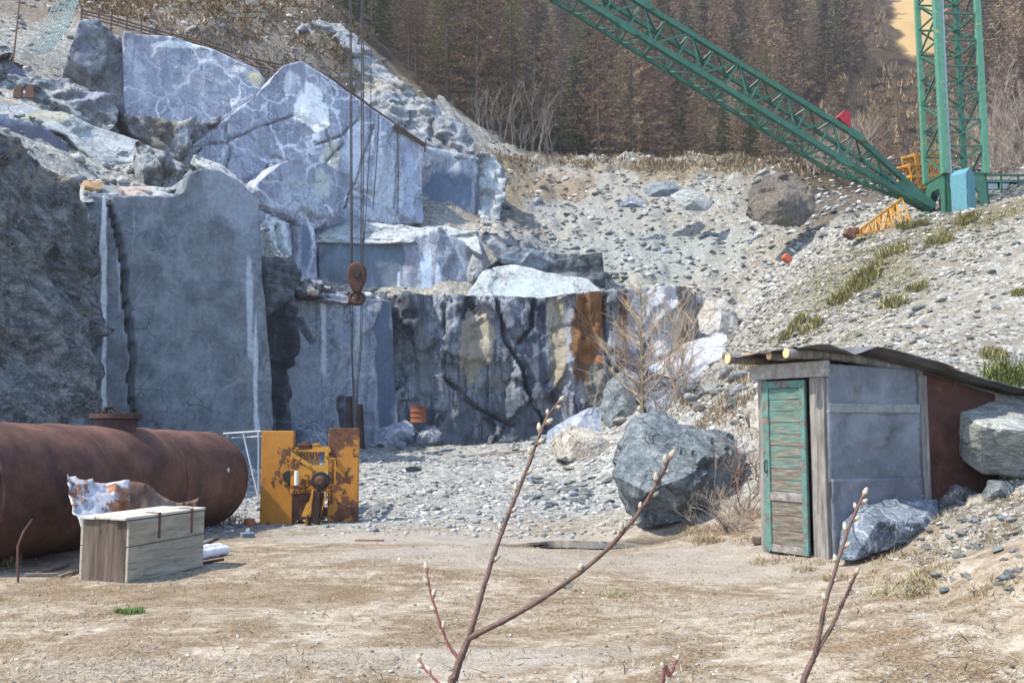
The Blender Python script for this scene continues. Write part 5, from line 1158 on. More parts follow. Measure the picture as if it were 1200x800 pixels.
# mast foot: portal box with an arched opening
ang = math.radians(-22); ca_, sa_ = math.cos(ang), math.sin(ang)
near = V(1108, 215, YC - .6) - og
mu = Vector((math.cos(math.radians(1)), math.sin(math.radians(1)), 0)); mv = Vector((-mu.y, mu.x, 0))       # right face runs along mu, left face along mv
MW = 1.42
mc = near + mu * MW / 2 + mv * MW / 2; mc.z = 0
zt0 = (V(1108, 208, YC) - og).z
foot = MB(); zb0 = -.35
def wpt(a, b, z): return tuple(mc + mu * a + mv * b + Vector((0, 0, z)))
for face, (n_, t_) in enumerate(((-mv, mu), (mv, mu), (-mu, mv), (mu, mv))):
    # plate with arch: two jambs and a head
    w0, w1 = MW * .50, MW * .60
    def fp(s, z): 
        k = 1.12 - .12 * (z - zb0) / (zt0 - zb0); q = mc + n_ * (MW / 2 * k) + t_ * (s * MW / 2 * k); return (q.x, q.y, z)
    hz_ = zb0 + (zt0 - zb0) * .74
    for pol in ([(-1, zb0), (-.62, zb0), (-.52, hz_ - .25), (-.35, hz_), (-1, hz_)], [(1, zb0), (.62, zb0), (.52, hz_ - .25), (.35, hz_), (1, hz_)], [(-1, hz_), (1, hz_), (1, zt0), (-1, zt0)]):
        n = len(pol); A1 = [Vector(fp(*p)) for p in pol]; B1 = [v - n_ * .06 for v in A1]
        foot.add(A1 + B1, [tuple(range(n)), tuple(range(2 * n - 1, n - 1, -1))] + [((i + 1) % n, i, i + n, (i + 1) % n + n) for i in range(n)])
mast = foot.build('mast', GRN, crane)
HM = 17.0
S = lattice(mc + Vector((0, 0, zt0)), mc + Vector((-.1, 0, zt0 + HM)), mu, mv, MW, MW, 18, [GRNL, GRNL, GRN, GRNL], GRN, .15, .055, parent=mast, thick=(1.5, 1.25, 1, 1.1))
MB().tube([near + Vector((.28, -.02, -1.2)), near + Vector((.2, -.02, .0)), near + Vector((.16, 0, 1.5)), near + Vector((.15, 0, 17))], .05, 8).build('conduit', plain('grey_conduit', (.28, .30, .36), (.42, .45, .50)), mast, smooth=True)
MB().box(tuple(mc + Vector((0, 0, zb0 + .75))), (.8, .7, 1.0)).lathe([(.05, -.45), (.35, -.45), (.35, -.4), (.25, -.38), (.25, .38), (.35, .4), (.35, .45), (.05, .45)], 20, tuple(mc + Vector((0, 0, .5))), 'X').build('winch', DARK, mast)
# boom
bf = V(1090, 243, YC - .7) - og
tip = V(418, -170, 27.5) - og
bd = (tip - bf).normalized(); bh = Vector((-bd.y, bd.x, 0)).normalized(); bh = bh if bh.y > 0 else -bh; bu = bd.cross(bh).normalized(); bu = bu if bu.z > 0 else -bu
BW = 1.02; bb = MB()
for sgn in (-1, 1):
    p0 = bf + bh * sgn * .25; q = bf + bd * 1.5
    bb.add([p0 - bu * .12, p0 + bu * .12, q + bh * sgn * .30 + bu * .26, q + bh * sgn * .30 - bu * .22, p0 - bu * .12 + bh * .05, p0 + bu * .12 + bh * .05, q + bh * (sgn * .30 + .05) + bu * .26, q + bh * (sgn * .30 + .05) - bu * .22],
           [(0, 1, 2, 3), (7, 6, 5, 4), (0, 4, 5, 1), (1, 5, 6, 2), (2, 6, 7, 3), (3, 7, 4, 0)])
boom = bb.build('boom', GRN, crane)
S2 = lattice(bf, tip, bh, bu, BW * 1.05, BW, 24, [GRN, GRN, GRN, GRN], GRN, .13, .055, taper0=.17, taper1=.14, parent=boom, thick=(1.35, .9, .9, 1.25))
PBM = plain('sunlit_batten', (.20, .28, .20), (.34, .38, .29))  # pale tone paints the sun caught on top of the boom lacing
for i in range(4, 21): MB().bar(S2[i][3], S2[i][2], .07, .03).build('batten', PBM, boom)
for fi in (4, 13):
    for j, o_ in ((0, -1), (3, -1)):
        m = MB(); c = S2[fi][j] + bh * (-.09); m.add([c - bd * .45, c - bd * .22 + bu * .13, c + bd * .22 + bu * .13, c + bd * .45, c + bd * .22 - bu * .13, c - bd * .22 - bu * .13] + [q + bh * .05 for q in (c - bd * .45, c - bd * .22 + bu * .13, c + bd * .22 + bu * .13, c + bd * .45, c + bd * .22 - bu * .13, c - bd * .22 - bu * .13)],
               [tuple(range(6)), tuple(range(11, 5, -1))] + [((i + 1) % 6, i, i + 6, (i + 1) % 6 + 6) for i in range(6)]); m.build('gusset_plate', GRN, boom)
i = 4; m = MB(); c = S2[4][3] + (S2[5][3] - S2[4][3]) * .55 + bu * .12
m.add([c - bd * .28, c + bd * .28 + bu * .1, c + bd * .18 + bu * .44, c + bd * .0 + bu * .5] + [q + bh * .3 for q in (c - bd * .28, c + bd * .28 + bu * .1, c + bd * .18 + bu * .44, c + bd * .0 + bu * .5)], [(0, 1, 2, 3), (7, 6, 5, 4), (0, 4, 5, 1), (1, 5, 6, 2), (2, 6, 7, 3), (3, 7, 4, 0)])
m.build('warning_lamp', plain('red_lamp', (.25, .012, .018), (.34, .025, .03), .4), boom)
wsh = tip + Vector((0, 0, 0)); MB().lathe([(.05, -.25), (.5, -.25), (.5, -.2), (.42, -.15), (.42, .15), (.5, .2), (.5, .25), (.05, .25)], 24, tuple(wsh), 'Y').build('sheave', DARK, boom, smooth=True)
# hoist cables and hook block
YH = 27.5
hk = V(418, 312, YH)
for (x0, x1) in ((409.0, 411.5), (411.0, 413.0), (424.2, 423.0), (426.0, 425.5)):
    a = V(x0, -168, YH) - og; b = V(x1, 318, YH) - og; MB().tube([a, a.lerp(b, .5), b], .020, 6).build('hoist_cable', CABLE, boom)
MB().tube([V(437, -165, YH + .3) - og, V(434, 160, YH + .3) - og, V(428, 262, YH + .2) - og, V(424, 320, YH) - og], .013, 6).build('slack_rope', CABLE, boom)
hb = thing('hook_block', 'dark red hook block hanging from the crane cables in front of the quarry wall', 'hook block', V(418, 355, YH)); h0 = V(418, 355, YH)
sp = YH / F
def HP(px, py, dy=0): return Vector(((px - 418) * sp, dy, (355 - py) * sp))
m = MB(); out = [(-4, 307), (-9, 311), (-11.5, 318), (-10.5, 327), (-5, 341), (-2, 344), (2, 344), (5, 341), (10.5, 327), (11.5, 318), (9, 311), (4, 307)]
m.prism([(x * sp, (355 - y) * sp) for x, y in out], -.16, .16); m.build('housing', RUSTR, hb, bevel=.05)
MB().lathe([(.02, -.2), (.13, -.2), (.13, .2), (.02, .2)], 20, (0, 0, (355 - 320) * sp), 'Y').build('sheave_pin', DARK, hb, smooth=True)
MB().tube([HP(418, 346), HP(418, 338)], .08, 10).tube([HP(418, 352), HP(418, 344)], .11, 10).build('swivel', RUSTR, hb, smooth=True)
m = MB()
for sx in (-1, 1): m.tube([HP(418 + sx * 8 * math.sin(a), 348.5 - 6.5 * math.cos(a)) for a in np.linspace(.15, 3.14, 14)], [.04 + .055 * math.sin(a / 2) ** 2 for a in np.linspace(.15, 3.14, 14)], 10)
m.tube([HP(418, 352), HP(418, 342)], .06, 8).build('ramshorn_hook', RUSTR, hb, smooth=True)
sl = thing('rope_sling', 'long dark rope sling hanging from the hook block', 'sling', V(416, 500, YH)); so = V(416, 500, YH)
for a in ([(411, 353), (411.5, 400), (413.5, 455), (415.5, 500)], [(413, 355), (413, 400), (414, 440), (415.5, 500)], [(425, 353), (424, 400), (420, 450), (416.5, 500)], [(423, 355), (422.5, 400), (419, 440), (416.5, 500)]):
    MB().tube([V(x, y, YH) - so for x, y in a], .014, 6).build('rope', CABLE, sl)
# rusty beams leaning at the foot of the back wall, drum
for px0, py0, px1, py1, lab, w in ((411, 535, 409, 465, 'rusty beam standing left of the other at the wall foot', .28), (424, 535, 421, 474, 'shorter rusty beam standing right of the other at the wall foot', .30)):
    p = hit(px0, 526, 20); p = Vector((p[0], 38.6, 0)); p = V(px0, py0, 38.3); q = V(px1, py1, 39.4); tag(MB().bar(p, q, w, .12).bar(p + Vector((.14, -.06, 0)), q + Vector((.14, -.06, 0)), .03, .2).build('steel_beam', rust_mat('dark_brown_beam', (.03, .02, .018), (.06, .038, .032), (.11, .07, .055))), lab, 'beam')
c = V(490, 495, 37.6); dr = thing('rusty_drum', 'orange rusty drum on the stones at the foot of the back wall', 'drum', c)
MB().lathe([(.26, 0), (.33, 0), (.335, .03), (.32, .05), (.32, .22), (.335, .24), (.32, .26), (.32, .42), (.335, .44), (.32, .46), (.32, .62), (.335, .65), (.3, .66)], 28).build('barrel', rust_mat('orange_rust', (.12, .035, .015), (.22, .07, .03), (.32, .12, .06)), dr, smooth=True)

# blue cabinet and the platform cabin beside the mast
cz = hz(*P(1135, 250, 30.5)[:2])
cb = thing('winch_cabinet', 'light blue steel cabinet with pointed top beside the foot of the crane mast', 'cabinet', (0, 0, 0)); base = V(1134, 250, 29.9); cb.location = base; cb.rotation_euler = (0, 0, math.radians(32))
sc = 29.6 / F; hC = 50 * sc
MB().prism([(0, -.3), (.5, -.3), (.5, hC), (.25, hC + .22), (0, hC)], 0, .55, lambda x, y, z: (x, y, z)).build('body', BLUP, cb)
MB().box((.25, -.012, hC * .45), (.34, .02, hC * .7)).build('door', BLUP, cb); MB().bar((.08, -.03, .05), (.02, -.03, .8), .03).build('lever', BLUD, cb)
pc = V(1158, 240, 34); pc.z = V(0, 234, 34).z
cab = thing('blue_cabin', 'low blue cabin with two white windows behind the crane mast', 'cabin', pc); scb = 34 / F
def CB(px, py, dy=0): return Vector(((px - 1158) * scb, dy, (234 - py) * scb))
MB().box(CB(1205, 224, .9) - Vector((0, 0, .15)), (104 * scb, 1.6, 22 * scb)).box(CB(1205, 211.5, .85), (110 * scb, 1.8, .09)).build('wall', BLUD, cab)
for px in (1162, 1176): MB().box(CB(px + 4, 221, .09), (11 * scb, .04, 15 * scb)).build('window', plain('white_blind', (.42, .46, .50), (.60, .64, .68)), cab)
m = MB()
for x0 in (1150, 1170, 1190, 1215, 1240): m.bar(CB(x0, 234, -.3), CB(x0, 206, -.3), .05)
m.bar(CB(1128, 207, -.3), CB(1245, 207, -.3), .07).bar(CB(1140, 224, -.3), CB(1245, 224, -.3), .04); m.build('railing', GRN, cab)
MB().box(CB(1200, 238, .5), (120 * scb, 2.2, .35)).build('platform', GRN, cab)

# yellow lattice sections stacked behind the crane
def truss_thing(a, b, w, label, group, tri=False, n=6, up=(0, 0, 1), chord=.09, lace=.045, taper=1.0):
    A, B = Vector(a), Vector(b); d = (B - A).normalized(); sx = d.cross(Vector(up)).normalized(); sy = sx.cross(d).normalized()
    t = thing('yellow_jib_section', label, 'crane jib', A, 0, group)
    sec = [(-.5, 0), (.5, 0), (0, .9)] if tri else [(-.5, 0), (.5, 0), (.5, .8), (-.5, .8)]
    for q in sec: MB().bar((sx * q[0] + sy * q[1]) * w * taper, (B - A) + (sx * q[0] + sy * q[1]) * w, chord).build('chord', YELC, t)
    m = MB(); k = len(sec)
    for i in range(n):
        for j in range(k):
            p = (sx * sec[j][0] + sy * sec[j][1]) * w; q = (sx * sec[(j + 1) % k][0] + sy * sec[(j + 1) % k][1]) * w
            k0, k1 = taper + (1 - taper) * i / n, taper + (1 - taper) * (i + 1) / n
            u0, u1 = (B - A) * (i / n), (B - A) * ((i + 1) / n); m.bar(p * k0 + u0, q * k1 + u1, lace); m.bar(p * k0 + u0, q * k0 + u0, lace)
            if i % 2: m.bar(q * k0 + u0, p * k1 + u1, lace)
    m.build('lacing', YELC, t); return t
gY = 'stacked yellow jib sections behind the crane'
for k, (x0, x1, y_, Y, lab) in enumerate([(1062, 1100, 222, 35.5, 'yellow jib section, lowest of the stack'), (1060, 1100, 208, 35.6, 'yellow jib section in the middle of the stack, slightly longer'), (1066, 1098, 196, 35.8, 'yellow jib section, topmost of the stack beside the mast')]):
    truss_thing(V(x0, y_, Y), V(x1, y_ - 2, Y + 1.0), .55, lab, gY, n=5)
tj = hit(1000, 278, 15)
truss_thing(V(1003, 277, 28.8), V(1064, 264, 29.7), 1.0, 'low yellow triangular jib section lying below the boom foot', None, tri=True, n=7, chord=.07, lace=.035, taper=.12)
tag(MB().box(V(996, 274, 28.9), (.35, .3, .28), Matrix.Rotation(.5, 3, 'Y')).box(V(1001, 271, 28.9), (.2, .34, .2)).build('steel_bracket', RUSTM, bevel=.03), 'rusty bracket at the left tip of the low yellow jib section', 'bracket')
tag(MB().box(V(922, 303, 28.0), (.30, .22, .22), Matrix.Rotation(.7, 3, 'Y')).build('orange_can', plain('red_orange_can', (.30, .06, .03), (.42, .11, .05)), bevel=.04), 'small red-orange can on the slope left of the broom clumps', 'can')
tag(MB().lathe([(.10, 0), (.15, .02), (.155, .12), (.15, .26), (.10, .28)], 16, tuple(V(877, 423, 22) + Vector((0, 0, -.1)))).build('yellow_drum', plain('yellow_drum_paint', (.45, .22, .04), (.6, .32, .06)), smooth=True), 'little yellow and black drum left of the shed roof', 'drum')

# ------------------------------------------------------------------ the shed
g = hit(968, 655, 6); SY = g[1]
C0 = Vector((g[0] + .02, g[1], g[2] - .02))
def norm2(px, py, Y): 
    v = V(px, py, Y); return Vector((v.x, v.y, 0))
Dl = (norm2(902, 640, SY + .75) - Vector((C0.x, C0.y, 0))); WD = Dl.length; Dl.normalize()     # along the door wall, to the left
Dr = Vector((Dl.y, -Dl.x, 0)); Dr = Dr if Dr.x > 0 else -Dr
Dr = (Dr + Vector((.25, -.12, 0))).normalized()
shed = thing('stone_shed', 'small patched shed with teal plank door and bent metal roof', 'shed', C0)
kz = SY / F
def SP_(a, b, z): return Dl * a + Dr * b + Vector((0, 0, z))
def slabbox(a0, a1, b0, b1, z0, z1, name, mat, parent, bevel=.004):
    m = MB(); vs_ = [SP_(a, b, z) for z in (z0, z1) for a, b in ((a0, b0), (a1, b0), (a1, b1), (a0, b1))]
    m.add(vs_, [(3, 2, 1, 0), (4, 5, 6, 7), (0, 1, 5, 4), (1, 2, 6, 5), (2, 3, 7, 6), (3, 0, 4, 7)]); return m.build(name, mat, parent, bevel=bevel)
HS = 2.30 * SY / 11.1
# door wall (plane b = 0), posts, lintel
slabbox(WD + .02, WD + .14, .0, .14, -.1, HS - .12, 'post', WOODG, shed)
slabbox(-.03, .09, -.02, .10, -.05, HS - .1, 'post', WOODG, shed)
slabbox(.10, .20, .0, .06, -.03, HS - .08, 'post', WOODG, shed)
slabbox(-.12, WD + .22, -.05, -.0, HS - .12, HS + .07, 'lintel', wood_mat('pale_lintel', (.16, .145, .125), (.30, .28, .25), (.42, .40, .36), 'X'), shed)
# door, slightly ajar
t = NT('peeling_teal_boards'); v = t.map(scale=(1.2, 1.2, 9)); n = t.noise(1.6, 7, .7, t.warp(v, .6, .6)); n2 = t.noise(4, 6, .7, v); big = t.noise(2.0, 3, .6); hgt = t.sep(t.obj)[2]
wd_ = t.ramp(n2, [(.3, (.06, .042, .03)), (.5, (.14, .11, .085)), (.7, (.25, .215, .175))]); gr = t.ramp(n2, [(.3, (.045, .10, .085)), (.7, (.12, .21, .175))])
hm = t.math('ADD', t.math('MULTIPLY', n, 1.0), t.math('MULTIPLY', t.math('SUBTRACT', t.math('DIVIDE', hgt, HS), .62), .22))
DOORM = t.done(t.mix(t.ramp(t.math('ADD', t.math('MULTIPLY', hm, .8), t.math('MULTIPLY', big, .2)), [(.43, 0.0), (.55, 1.0)]), wd_, gr), .8, t.bump(n2, .01), spec=.2)
FR = paint_mat('teal_door_frame', (.05, .125, .105), (.10, .19, .16), rust=(.14, .12, .10), amount=.53, scale=5, rough=.7)
dr = slabbox(.235, WD - .02, -.035, -.005, .05, HS - .17, 'door', DOORM, shed)
dz0, dz1 = .03, HS - .15
for a0, a1 in ((.215, .29), (WD - .10, WD + .005)): slabbox(a0, a1, -.065, -.034, dz0, dz1, 'stile', FR, dr)
for z0, z1, mm in ((dz1 - .09, dz1 + .002, FR), (.66, .77, WOODH), (dz0 - .002, dz0 + .09, WOODH)): slabbox(.29, WD - .10, -.062, -.034, z0, z1, 'rail', mm, dr)
nb_ = 9
for k in range(nb_):
    z0 = .77 + k * (dz1 - .09 - .77) / nb_; slabbox(.29, WD - .10, -.045 + .004 * (k % 2), -.034, z0 + .006, z0 + (dz1 - .09 - .77) / nb_ - .004, 'board', DOORM, dr, .002)
for k in range(3): slabbox(.29, WD - .10, -.045, -.034, .12 + k * .18 + .004, .12 + (k + 1) * .18 - .004, 'board', DOORM, dr, .002)
MB().tube([SP_(WD - .06, -.07, 1.0), SP_(WD - .06, -.10, 1.02), SP_(WD - .06, -.10, 1.14), SP_(WD - .06, -.07, 1.16)], .01, 6).build('handle', DARK, dr)
# sheet metal wall (plane a = 0) and the rust red sheet beyond
t = NT('grey_galvanised_sheet'); n = t.noise(1.4, 7, .68); n2 = t.noise(14, 5, .7); 
hh = t.sep(t.obj)[2]; seam = t.n('ShaderNodeTexWave'); seam.bands_direction = 'Z'
c = t.ramp(n, [(.32, (.095, .105, .125)), (.5, (.155, .168, .19)), (.68, (.25, .262, .28))]); c = t.mix(t.ramp(n2, [(.56, 0.0), (.7, .35)]), c, (.34, .36, .38)); c = t.mix(t.ramp(t.noise(3, 4, .6, t.map(loc=(4, 4, 4))), [(.62, 0.0), (.7, .5)]), c, (.10, .085, .06))
SHEET = t.done(c, .55, t.bump(t.noise(2.2, 4, .5), .05, .5, t.bump(n2, .002)), .35, .5)
def wallsheet(b0, b1, z0, z1, name, mat, parent, off=-.03, amp=.012, cols=26, rows=30, seed=3, ytop=0.0):
    me = sheet_mesh(name, lambda u, w_: np.array(SP_(off, b0 + (b1 - b0) * u, z0 + (z1 + ytop * u - z0) * w_)), cols, rows, .004, mat, amp, 2.2, seed, True); return link(name, me, parent)
T1, T2 = 1.45, 2.15
wallsheet(.02, T1 * .99, 1.72, HS + .04, 'sheet_panel', SHEET, shed, -.035, .006, seed=3, ytop=-.05)
wallsheet(.01, T1, .90, 1.78, 'sheet_panel', SHEET, shed, -.045, .010, seed=4)
wallsheet(.02, T1 * .995, -.25, .96, 'sheet_panel', SHEET, shed, -.055, .012, seed=5)
slabbox(-.062, -.05, .03, T1 - .02, 1.75, 1.86, 'batten', plain('pale_strip', (.14, .15, .15), (.27, .28, .26), .6, 9), shed)
slabbox(-.06, .0, T1, T1 + .11, -.2, HS - .08, 'post', WOODG, shed)
wallsheet(T1 + .10, 2.75, -.2, 2.27, 'rusty_sheet', RUSTR, shed, -.02, .008, seed=6, ytop=-.27)
slabbox(.0, .05, .0, 1.5, -.2, HS - .06, 'inner_wall', WOODG, shed)
slabbox(WD, WD + .06, .0, 1.5, -.2, HS - .06, 'back_wall', WOODG, shed)
# roof
def zr(b): return float(np.interp(b, [-.5, 0, .5, 1.45, 2.15, 3.0, 4.3], [2.56, 2.56, 2.53, 2.37, 2.21, 2.05, 1.86])) * HS / 2.30
t = NT('tarred_roof_sheet'); n = t.noise(2.2, 7, .7); c = t.ramp(n, [(.32, (.035, .034, .035)), (.5, (.10, .10, .105)), (.7, (.20, .205, .21))]); c = t.mix(t.ramp(t.noise(4, 4, .6, t.map(loc=(3, 1, 7))), [(.58, 0.0), (.66, .8)]), c, (.12, .065, .04)); ROOFM = t.done(c, .6, t.bump(n, .01), .2, .4)
def roofp(u, w_):
    b = -.40 + u * 4.7; a = -.34 + w_ * (WD + .62)
    z = zr(b) + .010 * math.sin(a * 26) * (1 if u > .2 else .4) + .015 * math.sin(b * 2.1 + a) + (-.10 * max(0, .25 - u) * 4 * w_) - .13 * max(0, 1 - abs(b - .15) / .35) * max(0, 1 - w_ * 3)
    return np.array(SP_(a, b, z))
me = sheet_mesh('roof', roofp, 70, 50, .006, ROOFM, .010, 2.5, 8); roof = link('roof', me, shed)
m = MB()
for k in range(4):
    y0 = .1 + k * .85
for a_, b0, b1, r in ((.05, -.46, 3.9, .062), (WD * .55, -.30, 3.8, .055), (WD + .16, -.42, 3.8, .066)):
    pts = [SP_(a_, b0 + (b1 - b0) * q, zr(b0 + (b1 - b0) * q) - .07 - r * .6) for q in np.linspace(0, 1, 10)]
    bm_ = MB().tube(pts, r, 12).build('roof_pole', WOODG, shed, smooth=True)
    d0 = (pts[0] - pts[1]).normalized(); MB().tube([pts[0] + d0 * .002, pts[0] + d0 * .012], [r * .96, r * .93], 12).build('sawn_end', plain('fresh_sawn_wood', (.50, .28, .12), (.72, .50, .28), .8, 20), bm_)
sz = Vector(C0)
p_ = hit(895, 638, 6); tag(MB().bar(Vector(p_) + Vector((-.14, .05, .05)), Vector(p_) + Vector((.14, 0, .05)), .09, .09).build('wood_block', WOODE, bevel=.01), 'short dark wood block on the ground left of the shed door', 'block')

# ------------------------------------------------------------------ upper left: walkway railing, net, rusty stubs
def at_top(px, py, Y): return V(px, py, Y)
fw = thing('slope_railing', 'long brown timber railing on the slope above the great veined faces', 'railing', V(95, 14, 48.5)); fo = V(95, 14, 48.5)
top_line = [(95, 12, 48.2), (130, 20, 48.4), (165, 30, 48.8), (200, 40, 49.2), (235, 49, 49.6), (270, 61, 50), (300, 70, 50.4), (330, 76, 51)]
BRW = wood_mat('brown_rail_wood', (.045, .03, .025), (.10, .07, .055), (.16, .12, .095), 'X')
for off, r in ((0, .06), (4, .05), (8, .05)): MB().tube([V(a, b + off, Y) - fo for a, b, Y in top_line], r, 5).build('rail', BRW, fw)
for a, b, Y in top_line + [(115, 16, 48.3), (148, 25, 48.6), (182, 35, 49), (218, 44, 49.4), (252, 55, 49.8), (285, 66, 50.2), (315, 73, 50.7)]: MB().tube([V(a, b + 17, Y) - fo, V(a + 1, b - 6, Y) - fo], .05, 5).build('post', BRW, fw)
tr = MB()
for k in range(13): tr.bar(V(100 + k * 19, 19 + k * 5.0, 49) - fo, V(112 + k * 19, 28 + k * 5.0, 47.6) - fo, .16, .05)
tr.build('walkway_planks', BRW, fw)
te = thing('timber_edging', 'dark brown timber edging along the upper right rim of the veined face', 'edging', V(352, 72, 46.6)); to = V(352, 72, 46.6)
tl = [(345, 70, 46.4), (386, 90, 47.2), (410, 107, 47.7), (434, 125, 48.2), (466, 148, 48.9), (498, 169, 49.6)]
for off in (0, 3.2): MB().tube([V(a, b + off, Y) - to for a, b, Y in tl], .075, 5).build('rail', BRW, te)
for a, b, Y in tl: MB().tube([V(a, b + 9, Y) - to, V(a + 1, b - 5, Y) - to], .05, 5).build('post', BRW, te)
fp_ = MB(); tag(fp_.tube([V(15, 75, 40), V(20, 30, 40.2), V(25, -20, 40.4)], .035, 6).build('thin_pole', RUSTM), 'thin dark pole standing at the top left', 'pole')
nt_pts = []; m = MB()
def NP(u, v_): return V(28 + 34 * u + 46 * v_ - 8 * u * v_ + 3 * math.sin(v_ * 5), 60 - 66 * v_ + 5 * math.sin(u * 4), 42 + v_ * 1.2)
for k in range(9): m.tube([NP(k / 8, q) for q in (0, .25, .5, .75, 1)], .020, 3)
for k in range(14): m.tube([NP(q, k / 13) for q in (0, .33, .66, 1)], .020, 3)
tag(m.build('safety_net', plain('pale_green_net', (.26, .38, .38), (.38, .50, .50))), 'pale green safety net hanging at the top left', 'net')
for px, lab in ((21, 'rusty steel stub at the top left, left one of two'), (35, 'rusty steel stub at the top left, right one of two')):
    b = V(px, 112, 31.5); tag(MB().prism([(-.16, -.1), (.16, -.1), (.14, .30), (.05, .40), (-.05, .28), (-.12, .22)], -.05, .05, lambda x, y, z: (b.x + x, b.y + y, b.z + z)).build('steel_stub', RUSTM), lab, 'stub')
# thin ropes hanging on the faces
for x0, y0, x1, y1, Y, lab in ((466, 158, 466, 250, 46.0, 'thin dark rope hanging straight down the veined face'), (444, 130, 437, 245, 45.4, 'thin rope slanting down the veined face left of the straight one')):
    tag(MB().tube([V(x0, y0, Y), V((x0 + x1) / 2 + 1, (y0 + y1) / 2, Y), V(x1, y1, Y)], .03, 4).build('hanging_rope', CABLE), lab, 'rope')

# ------------------------------------------------------------------ puddle
pm = NT('puddle_water'); PUD = pm.done((.045, .042, .032), .06, pm.bump(pm.noise(8, 2, .5), .002), spec=.6)
cx_, cy_ = 1.4, 14.25; pv = []; zp = hz(cx_, cy_) + .105
for k in range(48):
    a = k * 6.2832 / 48; r = 1 + .18 * math.sin(3 * a + 1) + .1 * math.sin(7 * a); pv.append((cx_ + 1.15 * r * math.cos(a), cy_ + .42 * r * math.sin(a), zp))
me = bpy.data.meshes.new('puddle'); me.from_pydata(pv, [], [tuple(range(48))]); me.materials.append(PUD); link('puddle', me)['kind'] = 'structure'

# ------------------------------------------------------------------ willow twigs right in front
WB = plain('willow_bark', (.07, .04, .032), (.14, .085, .065), .5, 60); WR_ = plain('red_willow_bark', (.11, .035, .035), (.19, .07, .065), .45, 60); BUDM = plain('silver_catkin', (.30, .27, .20), (.52, .48, .38), .8, 200)
BUDC = plain('bud_scale', (.16, .08, .045), (.26, .15, .08), .5, 90)
def willow(label, root, branches, name='willow_sapling'):
    t = thing(name, label, 'sapling', root); ro = Vector(root)
    for pts, Yd, r0, r1, mat, buds in branches:
        W = [(V(px, py, Yd + dy) if len(q) else None) for q in [(0,)] for (px, py, dy) in pts]
        W = []
        for q in pts:
            W.append(V(q[0], q[1], Yd + q[2]) if len(q) == 3 else Vector(q[:3]))
        # smooth path
        path = []
        for i in range(len(W) - 1):
            p0 = W[max(i - 1, 0)]; p1 = W[i]; p2 = W[i + 1]; p3_ = W[min(i + 2, len(W) - 1)]
            for k in range(6):
                s = k / 6; path.append(.5 * ((2 * p1) + (p2 - p0) * s + (2 * p0 - 5 * p1 + 4 * p2 - p3_) * s * s + (3 * p1 - p0 - 3 * p2 + p3_) * s ** 3))
        path.append(W[-1]); n = len(path)
        for i in range(2, n - 1, 6): path[i] = path[i] + Vector((.0006, 0, .0004))
        b = MB().tube([p - ro for p in path], [r0 + (r1 - r0) * (i / (n - 1)) + (.0006 if i % 7 == 3 else 0) for i in range(n)], 9).build('branch', mat, t, smooth=True)
        tot = sum((path[i + 1] - path[i]).length for i in range(n - 1)); acc = 0; marks = sorted(buds); mi = 0
        for i in range(n - 1):
            seg = (path[i + 1] - path[i]).length
            while mi < len(marks) and marks[mi] * tot <= acc + seg:
                f_ = (marks[mi] * tot - acc) / seg if seg else 0; p = path[i].lerp(path[i + 1], f_); d = (path[i + 1] - path[i]).normalized()
                side = Vector((1, 0, 0)).cross(d).cross(d).normalized() if mi % 2 else -Vector((1, 0, 0)).cross(d).cross(d).normalized()
                last = marks[mi] > .985; bdv = (d + side * (0 if last else .55)).normalized(); big = .0031 * rng.uniform(.8, 1.15)
                a = p - ro + side * (0 if last else r1 * 1.1); Lb = big * rng.uniform(3.0, 4.2)
                m = MB().tube([a + bdv * Lb * s for s in (.0, .15, .4, .7, .92, 1.0)], [big * q for q in (.35, .75, 1.0, .85, .45, .1)], 8); ck = m.build('catkin', BUDM, b, smooth=True)
                MB().tube([a - bdv * .001, a + bdv * Lb * .22, a + bdv * Lb * .36], [big * .55, big * .9, big * .75], 8).build('bud_scale', BUDC, b, smooth=True)
                mi += 1
            acc += seg
    return t
Yw = 1.15
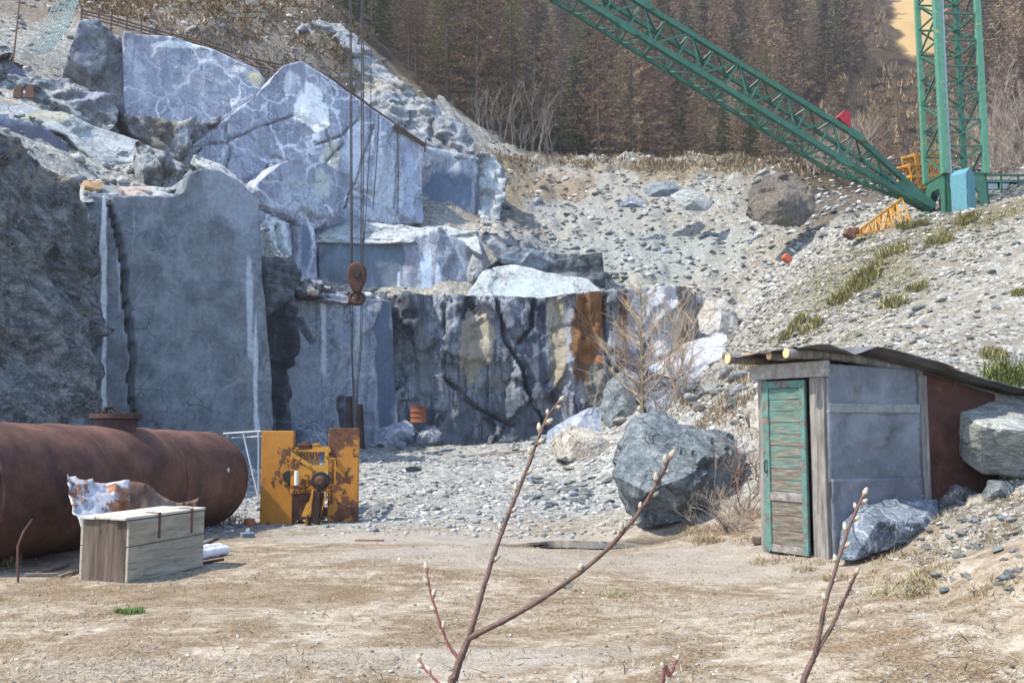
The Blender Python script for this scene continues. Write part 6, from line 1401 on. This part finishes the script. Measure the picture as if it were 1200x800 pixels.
willow('willow sapling in the middle foreground with two long forked catkin twigs', (V(525, 800, Yw).x - .05, 1.22, 0), [
    ([(V(525, 800, Yw).x - .05, 1.22, 0)[:0] or (524, 1900, .0), (518, 1300, .0), (526, 850, 0), (534, 790, 0), (541, 768, 0), (549, 748, 0)], Yw, .0062, .0040, WB, []),
    ([(549, 748, 0), (556, 725, 0), (566, 690, .01), (582, 640, .02), (600, 592, .03), (618, 548, .04), (630, 515, .05), (642, 488, .06), (656, 470, .07)], Yw, .0036, .0016, WB, [.30, .42, .50, .58, .66, .74, .79, .84, .88, .92, .96, .995]),
    ([(549, 748, 0), (568, 738, -.01), (600, 722, -.02), (640, 698, -.03), (680, 670, -.04), (715, 640, -.05), (745, 605, -.06), (765, 575, -.07), (786, 535, -.08)], Yw, .0038, .0017, WB, [.40, .48, .62, .68, .73, .79, .85, .90, .94, .97, .995]),
    ([(537, 772, 0), (524, 752, .01), (513, 722, .02), (504, 692, .03), (500, 668, .04)], Yw, .0021, .0011, WR_, [.35, .55, .70, .85, .995]),
    ([(528, 812, 0), (508, 794, .01), (497, 782, .02), (492, 773, .03)], Yw, .0017, .0010, WR_, [.6, .8, .99])])
willow('willow sapling at the lower right with two short catkin twigs', (V(930, 800, 1.25).x, 1.3, 0), [
    ([(918, 1900, 0), (925, 1200, 0), (932, 860, 0), (941, 800, 0), (953, 772, 0)], 1.25, .0055, .0036, WB, []),
    ([(953, 772, 0), (960, 745, 0), (966, 712, 0), (975, 680, .01), (986, 645, .02), (998, 610, .03), (1012, 580, .04)], 1.25, .0032, .0018, WB, [.2, .33, .45, .56, .66, .75, .83, .9, .95, .995]),
    ([(953, 772, 0), (962, 755, 0), (975, 733, 0), (988, 705, -.01), (996, 688, -.02), (1003, 672, -.03)], 1.25, .0030, .0017, WB, [.35, .6, .75, .88, .995])])
willow('tiny red willow shoot rising from the bottom edge right of the middle', (V(778, 820, 1.2).x, 1.22, 0), [
    ([(760, 1850, 0), (765, 1200, 0), (776, 812, 0), (785, 792, 0), (793, 773, 0)], 1.2, .0036, .0014, WR_, [.94, .96, .98, .999])])
# ------------------------------------------------------------------ thin air between here and the far hill
hm = bpy.data.materials.new('haze_air'); hm.use_nodes = True; hn = hm.node_tree; hn.nodes.clear()
ho = hn.nodes.new('ShaderNodeOutputMaterial'); hv = hn.nodes.new('ShaderNodeVolumePrincipled')
hv.inputs['Color'].default_value = (.93, .94, .98, 1); hv.inputs['Density'].default_value = 0.0004; hv.inputs['Anisotropy'].default_value = 0.2
hn.links.new(hv.outputs[0], ho.inputs['Volume'])
hzb = MB().box((0, 145, (fz.min() - 1 + fz.max() + 30) / 2), (540, 400, fz.max() + 31 - fz.min())).build('haze', hm); hzb['kind'] = 'stuff'
